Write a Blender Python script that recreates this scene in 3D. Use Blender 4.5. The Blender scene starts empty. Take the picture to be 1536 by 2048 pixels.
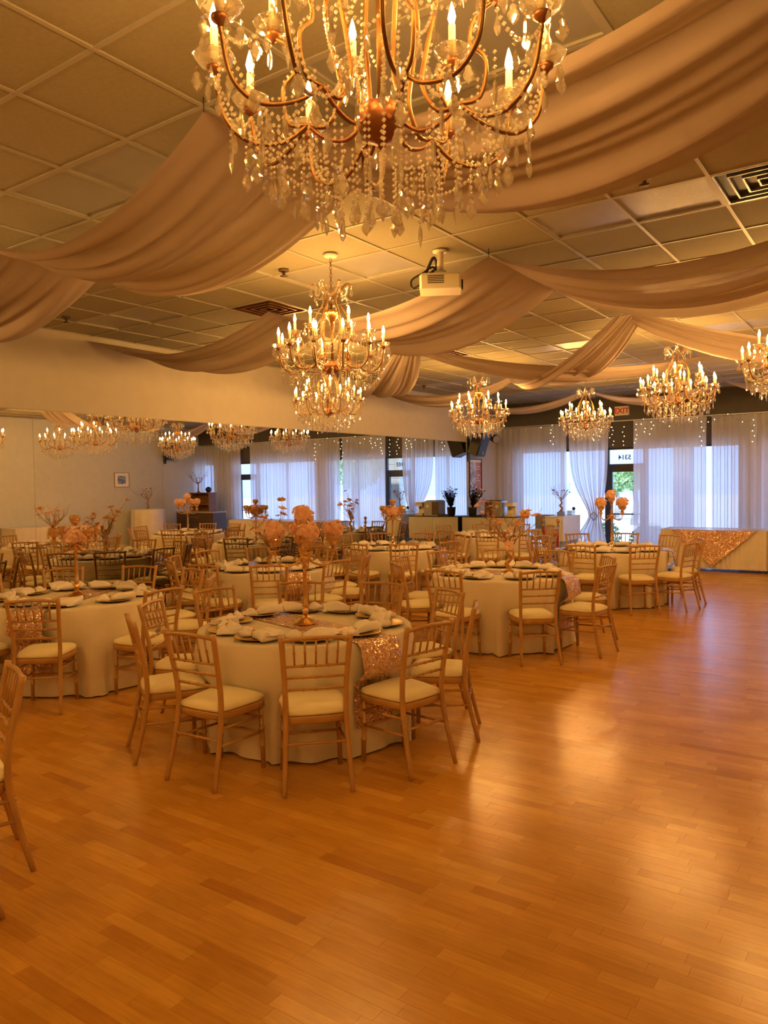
import bpy, math, random
from mathutils import Vector, Matrix
R = random.Random(7)
PI = math.pi
SC = bpy.context.scene
COL = SC.collection

# ------------------------------------------------------------------ camera
FPX = 1510.3
YAW, PITCH, ROLL, EYE = .6081, -.0381, .016, 1.80
def camera():
    f = Vector((-math.sin(YAW) * math.cos(PITCH), math.cos(YAW) * math.cos(PITCH), math.sin(PITCH)))
    r = Vector((math.cos(YAW), math.sin(YAW), 0))
    d = f.cross(r)
    r2 = r * math.cos(ROLL) + d * math.sin(ROLL)
    d2 = d * math.cos(ROLL) - r * math.sin(ROLL)
    cd = bpy.data.cameras.new('camera')
    cd.sensor_fit = 'VERTICAL'; cd.sensor_height = 36; cd.lens = 36 * FPX / 2048
    cd.clip_start = .05; cd.clip_end = 300
    o = bpy.data.objects.new('camera', cd); COL.objects.link(o)
    m = Matrix((r2, -d2, -f)).transposed().to_4x4(); m.translation = (0, 0, EYE)
    o.matrix_world = m
    SC.camera = o
    return r2, d2, f
CR, CD_, CF = camera()
def to_px(p):
    v = Vector(p) - Vector((0, 0, EYE))
    z = v.dot(CF)
    if z < .05: return (-9e9, -9e9, z)
    return (768 + FPX * v.dot(CR) / z, 1024 + FPX * v.dot(CD_) / z, z)

# ------------------------------------------------------------------ world, exposure
W = bpy.data.worlds.new('sky'); SC.world = W; W.use_nodes = True
bg = W.node_tree.nodes['Background']
bg.inputs[0].default_value = (.28, .50, 1.0, 1); bg.inputs[1].default_value = 4.2
sun = bpy.data.lights.new('sun', 'SUN'); sun.energy = 8.0; sun.angle = .02; sun.color = (1., .96, .9)
so = bpy.data.objects.new('sun', sun); COL.objects.link(so); so.location = (0, -10, 30)
so.rotation_euler = Vector((.12, .40, -.91)).to_track_quat('-Z', 'Y').to_euler()      # high, from behind the building
vs = SC.view_settings
vs.view_transform = 'Standard'; vs.look = 'None'; vs.gamma = 1; vs.use_curve_mapping = False
vs.exposure = 0.0
BULB_COL, BULB_S = (1.0, .50, .115), 590.0      # the candle bulbs light the room
cy = SC.cycles
cy.max_bounces = 7; cy.diffuse_bounces = 3; cy.glossy_bounces = 3; cy.transmission_bounces = 4
cy.transparent_max_bounces = 12; cy.use_adaptive_sampling = True; cy.adaptive_threshold = .025; cy.caustics_reflective = False; cy.caustics_refractive = False
cy.sample_clamp_indirect = 6.0; cy.sample_clamp_direct = 0

# ------------------------------------------------------------------ materials
MATS = {}
def mat(name, col, rough=.5, metal=0., var=.08, scale=6., bump=0., bscale=60., **kw):
    m = bpy.data.materials.new(name); m.use_nodes = True
    nt = m.node_tree; N, L = nt.nodes, nt.links
    b = N['Principled BSDF']
    b.inputs['Roughness'].default_value = rough; b.inputs['Metallic'].default_value = metal
    for k, v in kw.items(): b.inputs[k.replace('_', ' ')].default_value = v
    tc = N.new('ShaderNodeTexCoord'); nz = N.new('ShaderNodeTexNoise'); rp = N.new('ShaderNodeValToRGB')
    nz.inputs['Scale'].default_value = scale; nz.inputs['Detail'].default_value = 4
    L.new(tc.outputs['Object'], nz.inputs['Vector']); L.new(nz.outputs['Fac'], rp.inputs['Fac'])
    rp.color_ramp.elements[0].position = .3; rp.color_ramp.elements[1].position = .7
    rp.color_ramp.elements[0].color = tuple(c * (1 - var) for c in col) + (1,)
    rp.color_ramp.elements[1].color = tuple(min(1, c * (1 + var)) for c in col) + (1,)
    L.new(rp.outputs['Color'], b.inputs['Base Color'])
    if bump:
        n2 = N.new('ShaderNodeTexNoise'); n2.inputs['Scale'].default_value = bscale
        bp = N.new('ShaderNodeBump'); bp.inputs['Strength'].default_value = bump; bp.inputs['Distance'].default_value = .004
        L.new(tc.outputs['Object'], n2.inputs['Vector']); L.new(n2.outputs['Fac'], bp.inputs['Height']); L.new(bp.outputs['Normal'], b.inputs['Normal'])
    MATS[name] = m
    return m
def emit(name, col, s, sample=False):
    m = bpy.data.materials.new(name); m.use_nodes = True
    nt = m.node_tree; nt.nodes.clear()
    e = nt.nodes.new('ShaderNodeEmission'); o = nt.nodes.new('ShaderNodeOutputMaterial')
    e.inputs[0].default_value = col + (1,); e.inputs[1].default_value = s
    nt.links.new(e.outputs[0], o.inputs[0])
    if not sample: m.cycles.emission_sampling = 'NONE'
    MATS[name] = m
    return m
def mixmat(name, parts):
    """weighted sum of simple shaders: (type, colour, roughness, weight)"""
    m = bpy.data.materials.new(name); m.use_nodes = True
    nt = m.node_tree; nt.nodes.clear(); L = nt.links
    out = nt.nodes.new('ShaderNodeOutputMaterial'); prev = None; tot = 0
    for ty, col, ro, w in parts:
        n = nt.nodes.new('ShaderNodeBsdf' + ty); n.inputs['Color'].default_value = col + (1,)
        if 'Roughness' in n.inputs and ro is not None: n.inputs['Roughness'].default_value = ro
        if 'IOR' in n.inputs: n.inputs['IOR'].default_value = 1.5
        if prev is None: prev, tot = n.outputs[0], w
        else:
            mx = nt.nodes.new('ShaderNodeMixShader'); mx.inputs[0].default_value = w / (tot + w)
            L.new(prev, mx.inputs[1]); L.new(n.outputs[0], mx.inputs[2]); prev = mx.outputs[0]; tot += w
    L.new(prev, out.inputs[0]); MATS[name] = m
    return m
mat('wall_paint', (.53, .485, .44), .8, bump=.08, bscale=180, var=.03)
mat('wall_paint_daylit', (.56, .56, .55), .8, bump=.08, bscale=180, var=.03)  # right wall: wall paint with cool daylight mixed into its colour
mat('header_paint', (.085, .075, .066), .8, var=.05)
mat('white_paint', (.78, .76, .72), .6, var=.03)
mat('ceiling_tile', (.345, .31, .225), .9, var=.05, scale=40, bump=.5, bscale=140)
mat('grid_metal', (.42, .39, .33), .45, var=.03)
mat('diffuser', (.36, .345, .32), .35, var=.04, bump=.3, bscale=90)
mat('gold_wood', (.52, .29, .10), .34, var=.12, scale=9, Specular_IOR_Level=.55)
mat('cushion', (.98, .88, .62), .85, var=.04, bump=.15, bscale=300)
mat('cloth', (.78, .69, .57), .85, var=.03, bump=.1, bscale=300)
mat('skirt_cloth', (.72, .67, .62), .85, var=.04)
mat('napkin', (.97, .88, .86), .85, var=.04, bump=.15, bscale=250)
mat('gold', (.83, .50, .17), .22, 1., var=.08)
mat('bronze', (.26, .10, .04), .35, .7, var=.15)
mat('antique_gold', (.22, .105, .032), .42, .85, var=.15)
mat('charger', (.62, .42, .14), .3, .8, var=.15, scale=30)
mat('candle', (.90, .78, .52), .6, var=.03)
mat('petal_dark', (.16, .05, .04), .8, var=.3, scale=20)
mat('branch', (.36, .18, .07), .55, .2, var=.3, scale=25)
mat('branch_gold', (.50, .27, .08), .4, .5, var=.25, scale=25)
mat('black_plastic', (.012, .012, .014), .4, var=.1)
mat('black_metal', (.014, .014, .016), .35, var=.1)
mat('dark_wood', (.085, .050, .032), .5, var=.25, scale=14)
mat('brown_wood', (.20, .085, .03), .5, var=.2, scale=14)
mat('grey_plastic', (.30, .31, .33), .5, var=.08)
mat('counter_white', (.80, .76, .68), .35, var=.03)
mat('counter_grey', (.38, .36, .33), .6, var=.06)
mat('steel', (.40, .41, .43), .3, .8, var=.06)
mat('rope_red', (.42, .015, .025), .7, var=.15)
mat('projector_white', (.80, .74, .60), .35, var=.03)
mat('vent_dark', (.02, .017, .014), .5, var=.1)
mat('concrete', (.62, .62, .60), .8, var=.1, scale=2)
mat('block_stone', (.55, .54, .50), .85, var=.15, scale=4)
mat('leaf', (.38, .55, .24), .6, var=.4, scale=8)
mat('bark', (.42, .38, .33), .8, var=.3)
mat('wire', (.03, .02, .015), .5, var=.1)
mat('exit_white', (.80, .76, .68), .5, var=.02)
mat('exit_red', (.75, .03, .02), .5, var=.02)
mat('ink', (.012, .012, .013), .5, var=.05)
mat('wood_frame', (.42, .24, .10), .5, var=.2, scale=20)
mat('paper', (.80, .79, .76), .6, var=.02)
mat('earth_wood', (.20, .10, .035), .8, var=.2)
mat('mirror_silver', (.90, .92, .91), 0.0, 1., var=.004)
emit('bulb_glow', BULB_COL, BULB_S, True)
emit('fairy_glow', (1., .80, .48), 16.)
mixmat('crystal', [('Transparent', (1., .97, .9), None, .40), ('Refraction', (1., .98, .94), .0, .22), ('Glossy', (1., .97, .92), .07, .30), ('Translucent', (1., .98, .94), None, .05)])
mixmat('bead', [('Transparent', (1., .97, .9), None, .34), ('Glossy', (1., .97, .92), .22, .42), ('Translucent', (1., .98, .94), None, .24)])
mixmat('glass', [('Transparent', (.94, .97, .97), None, .93), ('Glossy', (1., 1., 1.), .0, .07)])
mixmat('vase_glass', [('Transparent', (.85, .88, .88), None, .75), ('Glossy', (1., 1., 1.), .03, .25)])
mixmat('votive', [('Transparent', (1., .86, .66), None, .35), ('Glossy', (1., .78, .5), .12, .45), ('Diffuse', (.7, .42, .2), None, .2)])
mixmat('petal', [('Diffuse', (1., .72, .58), None, .6), ('Translucent', (1., .68, .52), None, .4)])
mixmat('petal_pink', [('Diffuse', (.88, .34, .26), None, .6), ('Translucent', (.9, .3, .2), None, .4)])
mixmat('petal_cream', [('Diffuse', (.96, .70, .40), None, .6), ('Translucent', (.95, .62, .30), None, .4)])
mixmat('sheer', [('Diffuse', (.82, .81, .85), None, .47), ('Translucent', (.82, .84, .95), None, .37), ('Transparent', (1., 1., 1.), None, .16)])
mixmat('chiffon', [('Diffuse', (.53, .43, .40), None, .55), ('Translucent', (.62, .52, .47), None, .35), ('Transparent', (1., .97, .94), None, .10)])
def wood_floor(name, use_obj):
    m = bpy.data.materials.new(name); m.use_nodes = True
    nt = m.node_tree; N, L = nt.nodes, nt.links; b = N['Principled BSDF']
    if use_obj: src = N.new('ShaderNodeObjectInfo').outputs['Random']
    else:
        a = N.new('ShaderNodeAttribute'); a.attribute_name = 'rnd'; src = a.outputs['Fac']
    rp = N.new('ShaderNodeValToRGB'); e = rp.color_ramp.elements
    e[0].color = (.55, .235, .026, 1); e[1].color = (.78, .42, .075, 1)
    x = e.new(.12); x.color = (.64, .305, .040, 1); x = e.new(.8); x.color = (.72, .37, .056, 1)
    L.new(src, rp.inputs['Fac'])
    tc = N.new('ShaderNodeNewGeometry'); mp = N.new('ShaderNodeMapping'); nz = N.new('ShaderNodeTexNoise')
    mp.inputs['Scale'].default_value = (2.5, 26, 1); nz.inputs['Scale'].default_value = 2.2; nz.inputs['Detail'].default_value = 6
    L.new(tc.outputs['Position'], mp.inputs['Vector']); L.new(mp.outputs['Vector'], nz.inputs['Vector'])
    n2 = N.new('ShaderNodeTexNoise'); n2.inputs['Scale'].default_value = 3.; n2.inputs['Detail'].default_value = 5; L.new(tc.outputs['Position'], n2.inputs['Vector'])
    ad = N.new('ShaderNodeMath'); ad.operation = 'ADD'; L.new(nz.outputs['Fac'], ad.inputs[0]); L.new(n2.outputs['Fac'], ad.inputs[1])
    mr = N.new('ShaderNodeMapRange'); mr.inputs[1].default_value = .7; mr.inputs[2].default_value = 1.3; mr.inputs[3].default_value = .86; mr.inputs[4].default_value = 1.10
    L.new(ad.outputs[0], mr.inputs[0])
    mx = N.new('ShaderNodeVectorMath'); mx.operation = 'SCALE'; L.new(rp.outputs['Color'], mx.inputs[0]); L.new(mr.outputs[0], mx.inputs['Scale'])
    L.new(mx.outputs[0], b.inputs['Base Color'])
    m2 = N.new('ShaderNodeMapRange'); m2.inputs[3].default_value = .17; m2.inputs[4].default_value = .30; L.new(n2.outputs['Fac'], m2.inputs[0]); L.new(m2.outputs[0], b.inputs['Roughness'])
    b.inputs['Specular IOR Level'].default_value = .5
    MATS[name] = m
wood_floor('floor_strip', True); wood_floor('floor_far', False)
def sequin():
    m = bpy.data.materials.new('sequin'); m.use_nodes = True
    nt = m.node_tree; N, L = nt.nodes, nt.links; b = N['Principled BSDF']
    tc = N.new('ShaderNodeTexCoord'); v = N.new('ShaderNodeTexVoronoi'); v.inputs['Scale'].default_value = 95
    L.new(tc.outputs['Object'], v.inputs['Vector'])
    rp = N.new('ShaderNodeValToRGB'); rp.color_ramp.elements[0].color = (.66, .38, .26, 1); rp.color_ramp.elements[1].color = (1., .74, .58, 1)
    L.new(v.outputs['Color'], rp.inputs['Fac']); L.new(rp.outputs['Color'], b.inputs['Base Color'])
    g = N.new('ShaderNodeNewGeometry'); s = N.new('ShaderNodeVectorMath'); s.operation = 'SUBTRACT'; s.inputs[1].default_value = (.5, .5, .5)
    L.new(v.outputs['Color'], s.inputs[0]); sc = N.new('ShaderNodeVectorMath'); sc.operation = 'SCALE'; sc.inputs['Scale'].default_value = 1.25; L.new(s.outputs[0], sc.inputs[0])
    a = N.new('ShaderNodeVectorMath'); a.operation = 'ADD'; L.new(g.outputs['Normal'], a.inputs[0]); L.new(sc.outputs[0], a.inputs[1])
    n = N.new('ShaderNodeVectorMath'); n.operation = 'NORMALIZE'; L.new(a.outputs[0], n.inputs[0]); L.new(n.outputs[0], b.inputs['Normal'])
    b.inputs['Metallic'].default_value = .55; b.inputs['Roughness'].default_value = .2
    MATS['sequin'] = m
sequin()
def picture(name, cols, scale):
    m = bpy.data.materials.new(name); m.use_nodes = True
    nt = m.node_tree; N, L = nt.nodes, nt.links; b = N['Principled BSDF']
    tc = N.new('ShaderNodeTexCoord'); nz = N.new('ShaderNodeTexNoise'); nz.inputs['Scale'].default_value = scale; nz.inputs['Detail'].default_value = 5; nz.inputs['Distortion'].default_value = 1.2
    L.new(tc.outputs['Object'], nz.inputs['Vector'])
    rp = N.new('ShaderNodeValToRGB'); e = rp.color_ramp.elements
    e[0].position = .3; e[1].position = .7; e[0].color = cols[0] + (1,); e[1].color = cols[-1] + (1,)
    for i, c in enumerate(cols[1:-1]):
        x = e.new(.3 + .4 * (i + 1) / (len(cols) - 1)); x.color = c + (1,)
    L.new(nz.outputs['Fac'], rp.inputs['Fac']); L.new(rp.outputs['Color'], b.inputs['Base Color']); b.inputs['Roughness'].default_value = .4
    MATS[name] = m
picture('poster_cool', [(.06, .06, .10), (.30, .29, .40), (.58, .57, .68), (.78, .76, .82)], 5)
picture('poster_warm', [(.20, .05, .03), (.50, .16, .08), (.62, .24, .13)], 4)
picture('art_print', [(.02, .04, .08), (.10, .12, .2), (.3, .34, .36), (.5, .5, .42)], 12)

# ------------------------------------------------------------------ mesh builder
class MB:
    def __init__(s): s.v = []; s.f = []; s.sm = []
    def add(s, vs, fs, smooth=False):
        o = len(s.v); s.v += [tuple(p) for p in vs]
        s.f += [tuple(i + o for i in f) for f in fs]; s.sm += [smooth] * len(fs)
        return s
    def box(s, a, b):
        (x0, y0, z0), (x1, y1, z1) = a, b
        return s.add([(x0, y0, z0), (x1, y0, z0), (x1, y1, z0), (x0, y1, z0), (x0, y0, z1), (x1, y0, z1), (x1, y1, z1), (x0, y1, z1)],
                     [(3, 2, 1, 0), (4, 5, 6, 7), (0, 1, 5, 4), (1, 2, 6, 5), (2, 3, 7, 6), (3, 0, 4, 7)])
    def bbox(s, a, b, e=.01):
        """box with chamfered vertical and top edges"""
        (x0, y0, z0), (x1, y1, z1) = a, b
        def ring(i, z): return [(x0 + e + i, y0 + i, z), (x1 - e - i, y0 + i, z), (x1 - i, y0 + e + i, z), (x1 - i, y1 - e - i, z), (x1 - e - i, y1 - i, z), (x0 + e + i, y1 - i, z), (x0 + i, y1 - e - i, z), (x0 + i, y0 + e + i, z)]
        v = ring(0, z0) + ring(0, z1 - e) + ring(e * .7, z1)
        f = [tuple(range(7, -1, -1)), tuple(range(16, 24))]
        for k in (0, 8):
            for i in range(8): j = (i + 1) % 8; f.append((k + i, k + j, k + 8 + j, k + 8 + i))
        return s.add(v, f)
    def tube(s, pts, rad, n=8, cap=True, smooth=True):
        pts = [Vector(p) for p in pts]; m = len(pts)
        if not isinstance(rad, (list, tuple)): rad = [rad] * m
        vs = []; up = None
        for i, p in enumerate(pts):
            t = (pts[min(i + 1, m - 1)] - pts[max(i - 1, 0)]).normalized()
            if up is None: up = Vector((0, 0, 1)) if abs(t.z) < .9 else Vector((1, 0, 0))
            a = t.cross(up).normalized(); up = a.cross(t).normalized()
            for k in range(n):
                q = 2 * PI * k / n
                vs.append(p + (a * math.cos(q) + up * math.sin(q)) * rad[i])
        fs = [(i * n + k, i * n + (k + 1) % n, (i + 1) * n + (k + 1) % n, (i + 1) * n + k) for i in range(m - 1) for k in range(n)]
        s.add(vs, fs, smooth)
        if cap:
            s.add([], []); o = len(s.v) - len(vs)
            s.f += [tuple(o + k for k in range(n))[::-1], tuple(o + (m - 1) * n + k for k in range(n))]; s.sm += [False, False]
        return s
    def lathe(s, prof, n=16, c=(0, 0, 0), smooth=True, mod=None):
        vs = []
        for (r, z) in prof:
            for k in range(n):
                a = 2 * PI * k / n; rr = r * (mod(a, z) if mod else 1)
                vs.append((c[0] + rr * math.cos(a), c[1] + rr * math.sin(a), c[2] + z))
        m = len(prof)
        fs = [(i * n + k, i * n + (k + 1) % n, (i + 1) * n + (k + 1) % n, (i + 1) * n + k) for i in range(m - 1) for k in range(n)]
        o = len(s.v); s.add(vs, fs, smooth)
        if prof[0][0] > 1e-4: s.f.append(tuple(o + k for k in range(n))[::-1]); s.sm.append(False)
        if prof[-1][0] > 1e-4: s.f.append(tuple(o + (m - 1) * n + k for k in range(n))); s.sm.append(False)
        return s
    def ball(s, c, r, n=8, m=5, smooth=True):
        if not isinstance(r, (list, tuple)): r = (r, r, r)
        vs = [(c[0], c[1], c[2] - r[2])]
        for i in range(1, m):
            t = -PI / 2 + PI * i / m
            for k in range(n):
                a = 2 * PI * k / n; vs.append((c[0] + r[0] * math.cos(t) * math.cos(a), c[1] + r[1] * math.cos(t) * math.sin(a), c[2] + r[2] * math.sin(t)))
        vs.append((c[0], c[1], c[2] + r[2])); T = len(vs) - 1
        fs = [(0, 1 + (k + 1) % n, 1 + k) for k in range(n)] + [(T, 1 + (m - 2) * n + k, 1 + (m - 2) * n + (k + 1) % n) for k in range(n)]
        for i in range(m - 2):
            for k in range(n): fs.append((1 + i * n + k, 1 + i * n + (k + 1) % n, 1 + (i + 1) * n + (k + 1) % n, 1 + (i + 1) * n + k))
        return s.add(vs, fs, smooth)
    def octa(s, c, r):
        x, y, z = c
        return s.add([(x + r, y, z), (x, y + r, z), (x - r, y, z), (x, y - r, z), (x, y, z + r), (x, y, z - r)],
                     [(0, 1, 4), (1, 2, 4), (2, 3, 4), (3, 0, 4), (1, 0, 5), (2, 1, 5), (3, 2, 5), (0, 3, 5)])
    def grid(s, fn, nu, nv, smooth=True):
        vs = [fn(i / nu, j / nv) for i in range(nu + 1) for j in range(nv + 1)]
        k = nv + 1
        return s.add(vs, [(i * k + j, (i + 1) * k + j, (i + 1) * k + j + 1, i * k + j + 1) for i in range(nu) for j in range(nv)], smooth)
    def move(s, M):
        s.v = [tuple(M @ Vector(p)) for p in s.v]; return s
    def mesh(s, name, m):
        me = bpy.data.meshes.new(name); me.from_pydata(s.v, [], s.f); me.update()
        me.polygons.foreach_set('use_smooth', s.sm)
        me.materials.append(MATS[m]); return me
    def build(s, name, m, parent=None, loc=None):
        return link(name, s.mesh(name, m), parent, loc)
def link(name, me, parent=None, loc=None, rot=None):
    o = bpy.data.objects.new(name, me); COL.objects.link(o)
    if parent: o.parent = parent
    if loc: o.location = loc
    if rot: o.rotation_euler = rot
    return o
def tag(o, label, cat, group=None):
    o['label'] = label; o['category'] = cat
    if group: o['group'] = group
    return o
def thing(name, label, cat, loc=(0, 0, 0), rz=0, group=None):
    o = bpy.data.objects.new(name, None); COL.objects.link(o); o.location = loc; o.rotation_euler = (0, 0, rz)
    o.empty_display_size = .1
    return tag(o, label, cat, group)
def struct(o): o['kind'] = 'structure'; return o
def stuff(o): o['kind'] = 'stuff'; return o
def sroot(name):
    o = bpy.data.objects.new(name, None); COL.objects.link(o); return struct(o)
KIDS = {}
def kids(o):
    return [c for c in o.children]
def copy_tree(o, loc, rz, label, group=None):
    r = o.copy(); COL.objects.link(r); r.location = loc; r.rotation_euler = (0, 0, rz); r['label'] = label
    if group: r['group'] = group
    for ch in KIDS.setdefault(o.name, kids(o)):
        c = ch.copy(); COL.objects.link(c); c.parent = r
        for g in KIDS.setdefault(ch.name, kids(ch)):
            d = g.copy(); COL.objects.link(d); d.parent = c
    return r

# ------------------------------------------------------------------ room shell
X0, X1, Y0, Y1, ZC = -8.3, 2.65, -4.0, 17.0, 3.664
def wall_left():
    w = struct(MB().box((X0 - .15, Y0 - .15, 0), (X0, Y1 + .2, ZC + .3)).build('wall_left', 'wall_paint'))
    struct(MB().box((X0, Y0, 0), (X0 + .014, Y1 - .02, .11)).build('baseboard_left', 'white_paint'))
wall_left()
struct(MB().box((X1, Y0 - .15, 0), (X1 + .15, Y1 + .2, ZC + .3)).build('wall_right', 'wall_paint_daylit'))
struct(MB().box((X1 - .014, Y0, 0), (X1, Y1 - .02, .11)).build('baseboard_right', 'white_paint'))
struct(MB().box((X0, Y0 - .15, 0), (X1, Y0, ZC + .3)).build('wall_back', 'wall_paint'))
# far wall: dark header above the shop front, plain piers between the windows
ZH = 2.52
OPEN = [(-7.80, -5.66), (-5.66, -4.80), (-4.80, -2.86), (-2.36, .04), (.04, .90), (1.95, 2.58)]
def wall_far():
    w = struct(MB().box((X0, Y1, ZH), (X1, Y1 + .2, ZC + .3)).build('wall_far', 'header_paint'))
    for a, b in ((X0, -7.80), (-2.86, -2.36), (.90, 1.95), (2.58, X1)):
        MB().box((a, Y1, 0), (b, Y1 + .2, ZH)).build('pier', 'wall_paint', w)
wall_far()
def shopfront():
    for i, (a, b) in enumerate(OPEN):
        isdoor = i in (1, 4)
        r = sroot(('door_%d' if isdoor else 'window_%d') % (i + 1))
        m = MB(); y0, y1 = Y1 + .05, Y1 + .12; t = .05
        bars = [((a, y0, 0), (a + t, y1, ZH)), ((b - t, y0, 0), (b, y1, ZH)), ((a + t, y0, ZH - t), (b - t, y1, ZH)), ((a + t, y0, 0), (b - t, y1, .10 if not isdoor else .04))]
        for p, q in bars: MB().box(p, q).build('frame_bar', 'black_metal', r)
        if isdoor:
            MB().box((a + t, y0, 2.06), (b - t, y1, 2.15)).build('transom_bar', 'black_metal', r)
            MB().box((a + t, y0 + .03, 2.15), (b - t, y0 + .036, ZH - t)).build('transom_pane', 'glass', r)
            s = .07
            leaf = MB().box((a + t, y0, .04), (a + t + s, y1, 2.06)).box((b - t - s, y0, .04), (b - t, y1, 2.06)).box((a + t + s, y0, 1.97), (b - t - s, y1, 2.06)).box((a + t + s, y0, .04), (b - t - s, y1, .24)).build('door_leaf', 'black_metal', r)
            MB().box((a + t + s, y0 + .03, .24), (b - t - s, y0 + .036, 1.97)).build('pane', 'glass', leaf)
            MB().tube([(a + t + s, y0 - .04, 1.02), (b - t - s, y0 - .04, 1.02)], .016).build('push_bar', 'black_metal', leaf)
        else:
            n = max(1, round((b - a) / 1.15)); wd = (b - a - 2 * t) / n
            for k in range(n):
                xa = a + t + k * wd
                if k: MB().box((xa - .025, y0, .1), (xa + .025, y1, ZH - t)).build('mullion', 'black_metal', r)
                MB().box((xa, y0 + .03, .1), (xa + wd, y0 + .036, ZH - t)).build('pane', 'glass', r)
    # street number lettered on the transom to be read from outside
    def text_mesh(body, size):
        c = bpy.data.curves.new('number', 'FONT'); c.body = body; c.size = size; c.extrude = .001; c.offset = size * .03; c.align_x = 'CENTER'
        o = bpy.data.objects.new('tmp', c); COL.objects.link(o)
        dg = bpy.context.evaluated_depsgraph_get(); me = bpy.data.meshes.new_from_object(o.evaluated_get(dg))
        bpy.data.objects.remove(o); me.materials.clear(); me.materials.append(MATS['ink']); return me
    o = link('number_lettering', text_mesh('5314', .145), bpy.data.objects['door_2'])
    o.location = (-5.27, Y1 + .09, 2.25); o.rotation_euler = (PI / 2, 0, PI)
    return text_mesh
text_mesh = shopfront()

# floor: strip parquet running across the room
def floor():
    rr = random.Random(3)
    base = struct(MB().box((X0 - .1, Y0 - .1, -.12), (X1 + .1, Y1 + .15, -.012)).build('floor', 'earth_wood'))
    wd = .068; lens = [.26, .32, .38, .44, .50, .58]
    strips = []; y = Y0; row = 0
    while y < Y1 - .001:
        x = X0 - rr.random() * .4; y2 = min(y + wd, Y1)
        while x < X1:
            L = rr.choice(lens); a, b = max(x, X0), min(x + L, X1)
            if b - a > .02: strips.append((a, b, y, y2, L if (a == x and b == x + L and y2 == y + wd) else None, row))
            x += L
        y = y2; row += 1
    def key(s):
        px = to_px(((s[0] + s[1]) / 2, (s[2] + s[3]) / 2, 0))
        if s[4] is None or not (-40 < px[0] < 1576 and 0 < px[1] < 2070): return 1e9
        # strips wholly under the near tables' cloths do not show
        if math.hypot((s[0] + s[1]) / 2 + 3.66, s[2] - 4.22) < .7: return 1e9
        return px[2]
    strips.sort(key=key)
    def quad(a, b, c, d, z=0., e=.0003, g=.00012):
        return [(a + g, c + g, z - .012), (b - g, c + g, z - .012), (b - g, d - g, z - .012), (a + g, d - g, z - .012), (a + g + e, c + g + e, z), (b - g - e, c + g + e, z), (b - g - e, d - g - e, z), (a + g + e, d - g - e, z)]
    FS = [(4, 5, 6, 7), (0, 1, 5, 4), (1, 2, 6, 5), (2, 3, 7, 6), (3, 0, 4, 7)]
    shared = {L: MB().add(quad(0, L, 0, wd), FS).mesh('floor_strip', 'floor_strip') for L in lens}
    for a, b, c, d, L, rw in strips[:300]: link('floor_strip', shared[L], base, (a, c, 0))
    m = MB(); rnd = []
    for a, b, c, d, L, rw in strips[300:]:
        m.add(quad(a, b, c, d), FS); rnd += [rr.random()] * 5
    o = stuff(m.build('parquet_strips', 'floor_far', base))
    at = o.data.attributes.new('rnd', 'FLOAT', 'FACE'); at.data.foreach_set('value', rnd)
floor()

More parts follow.
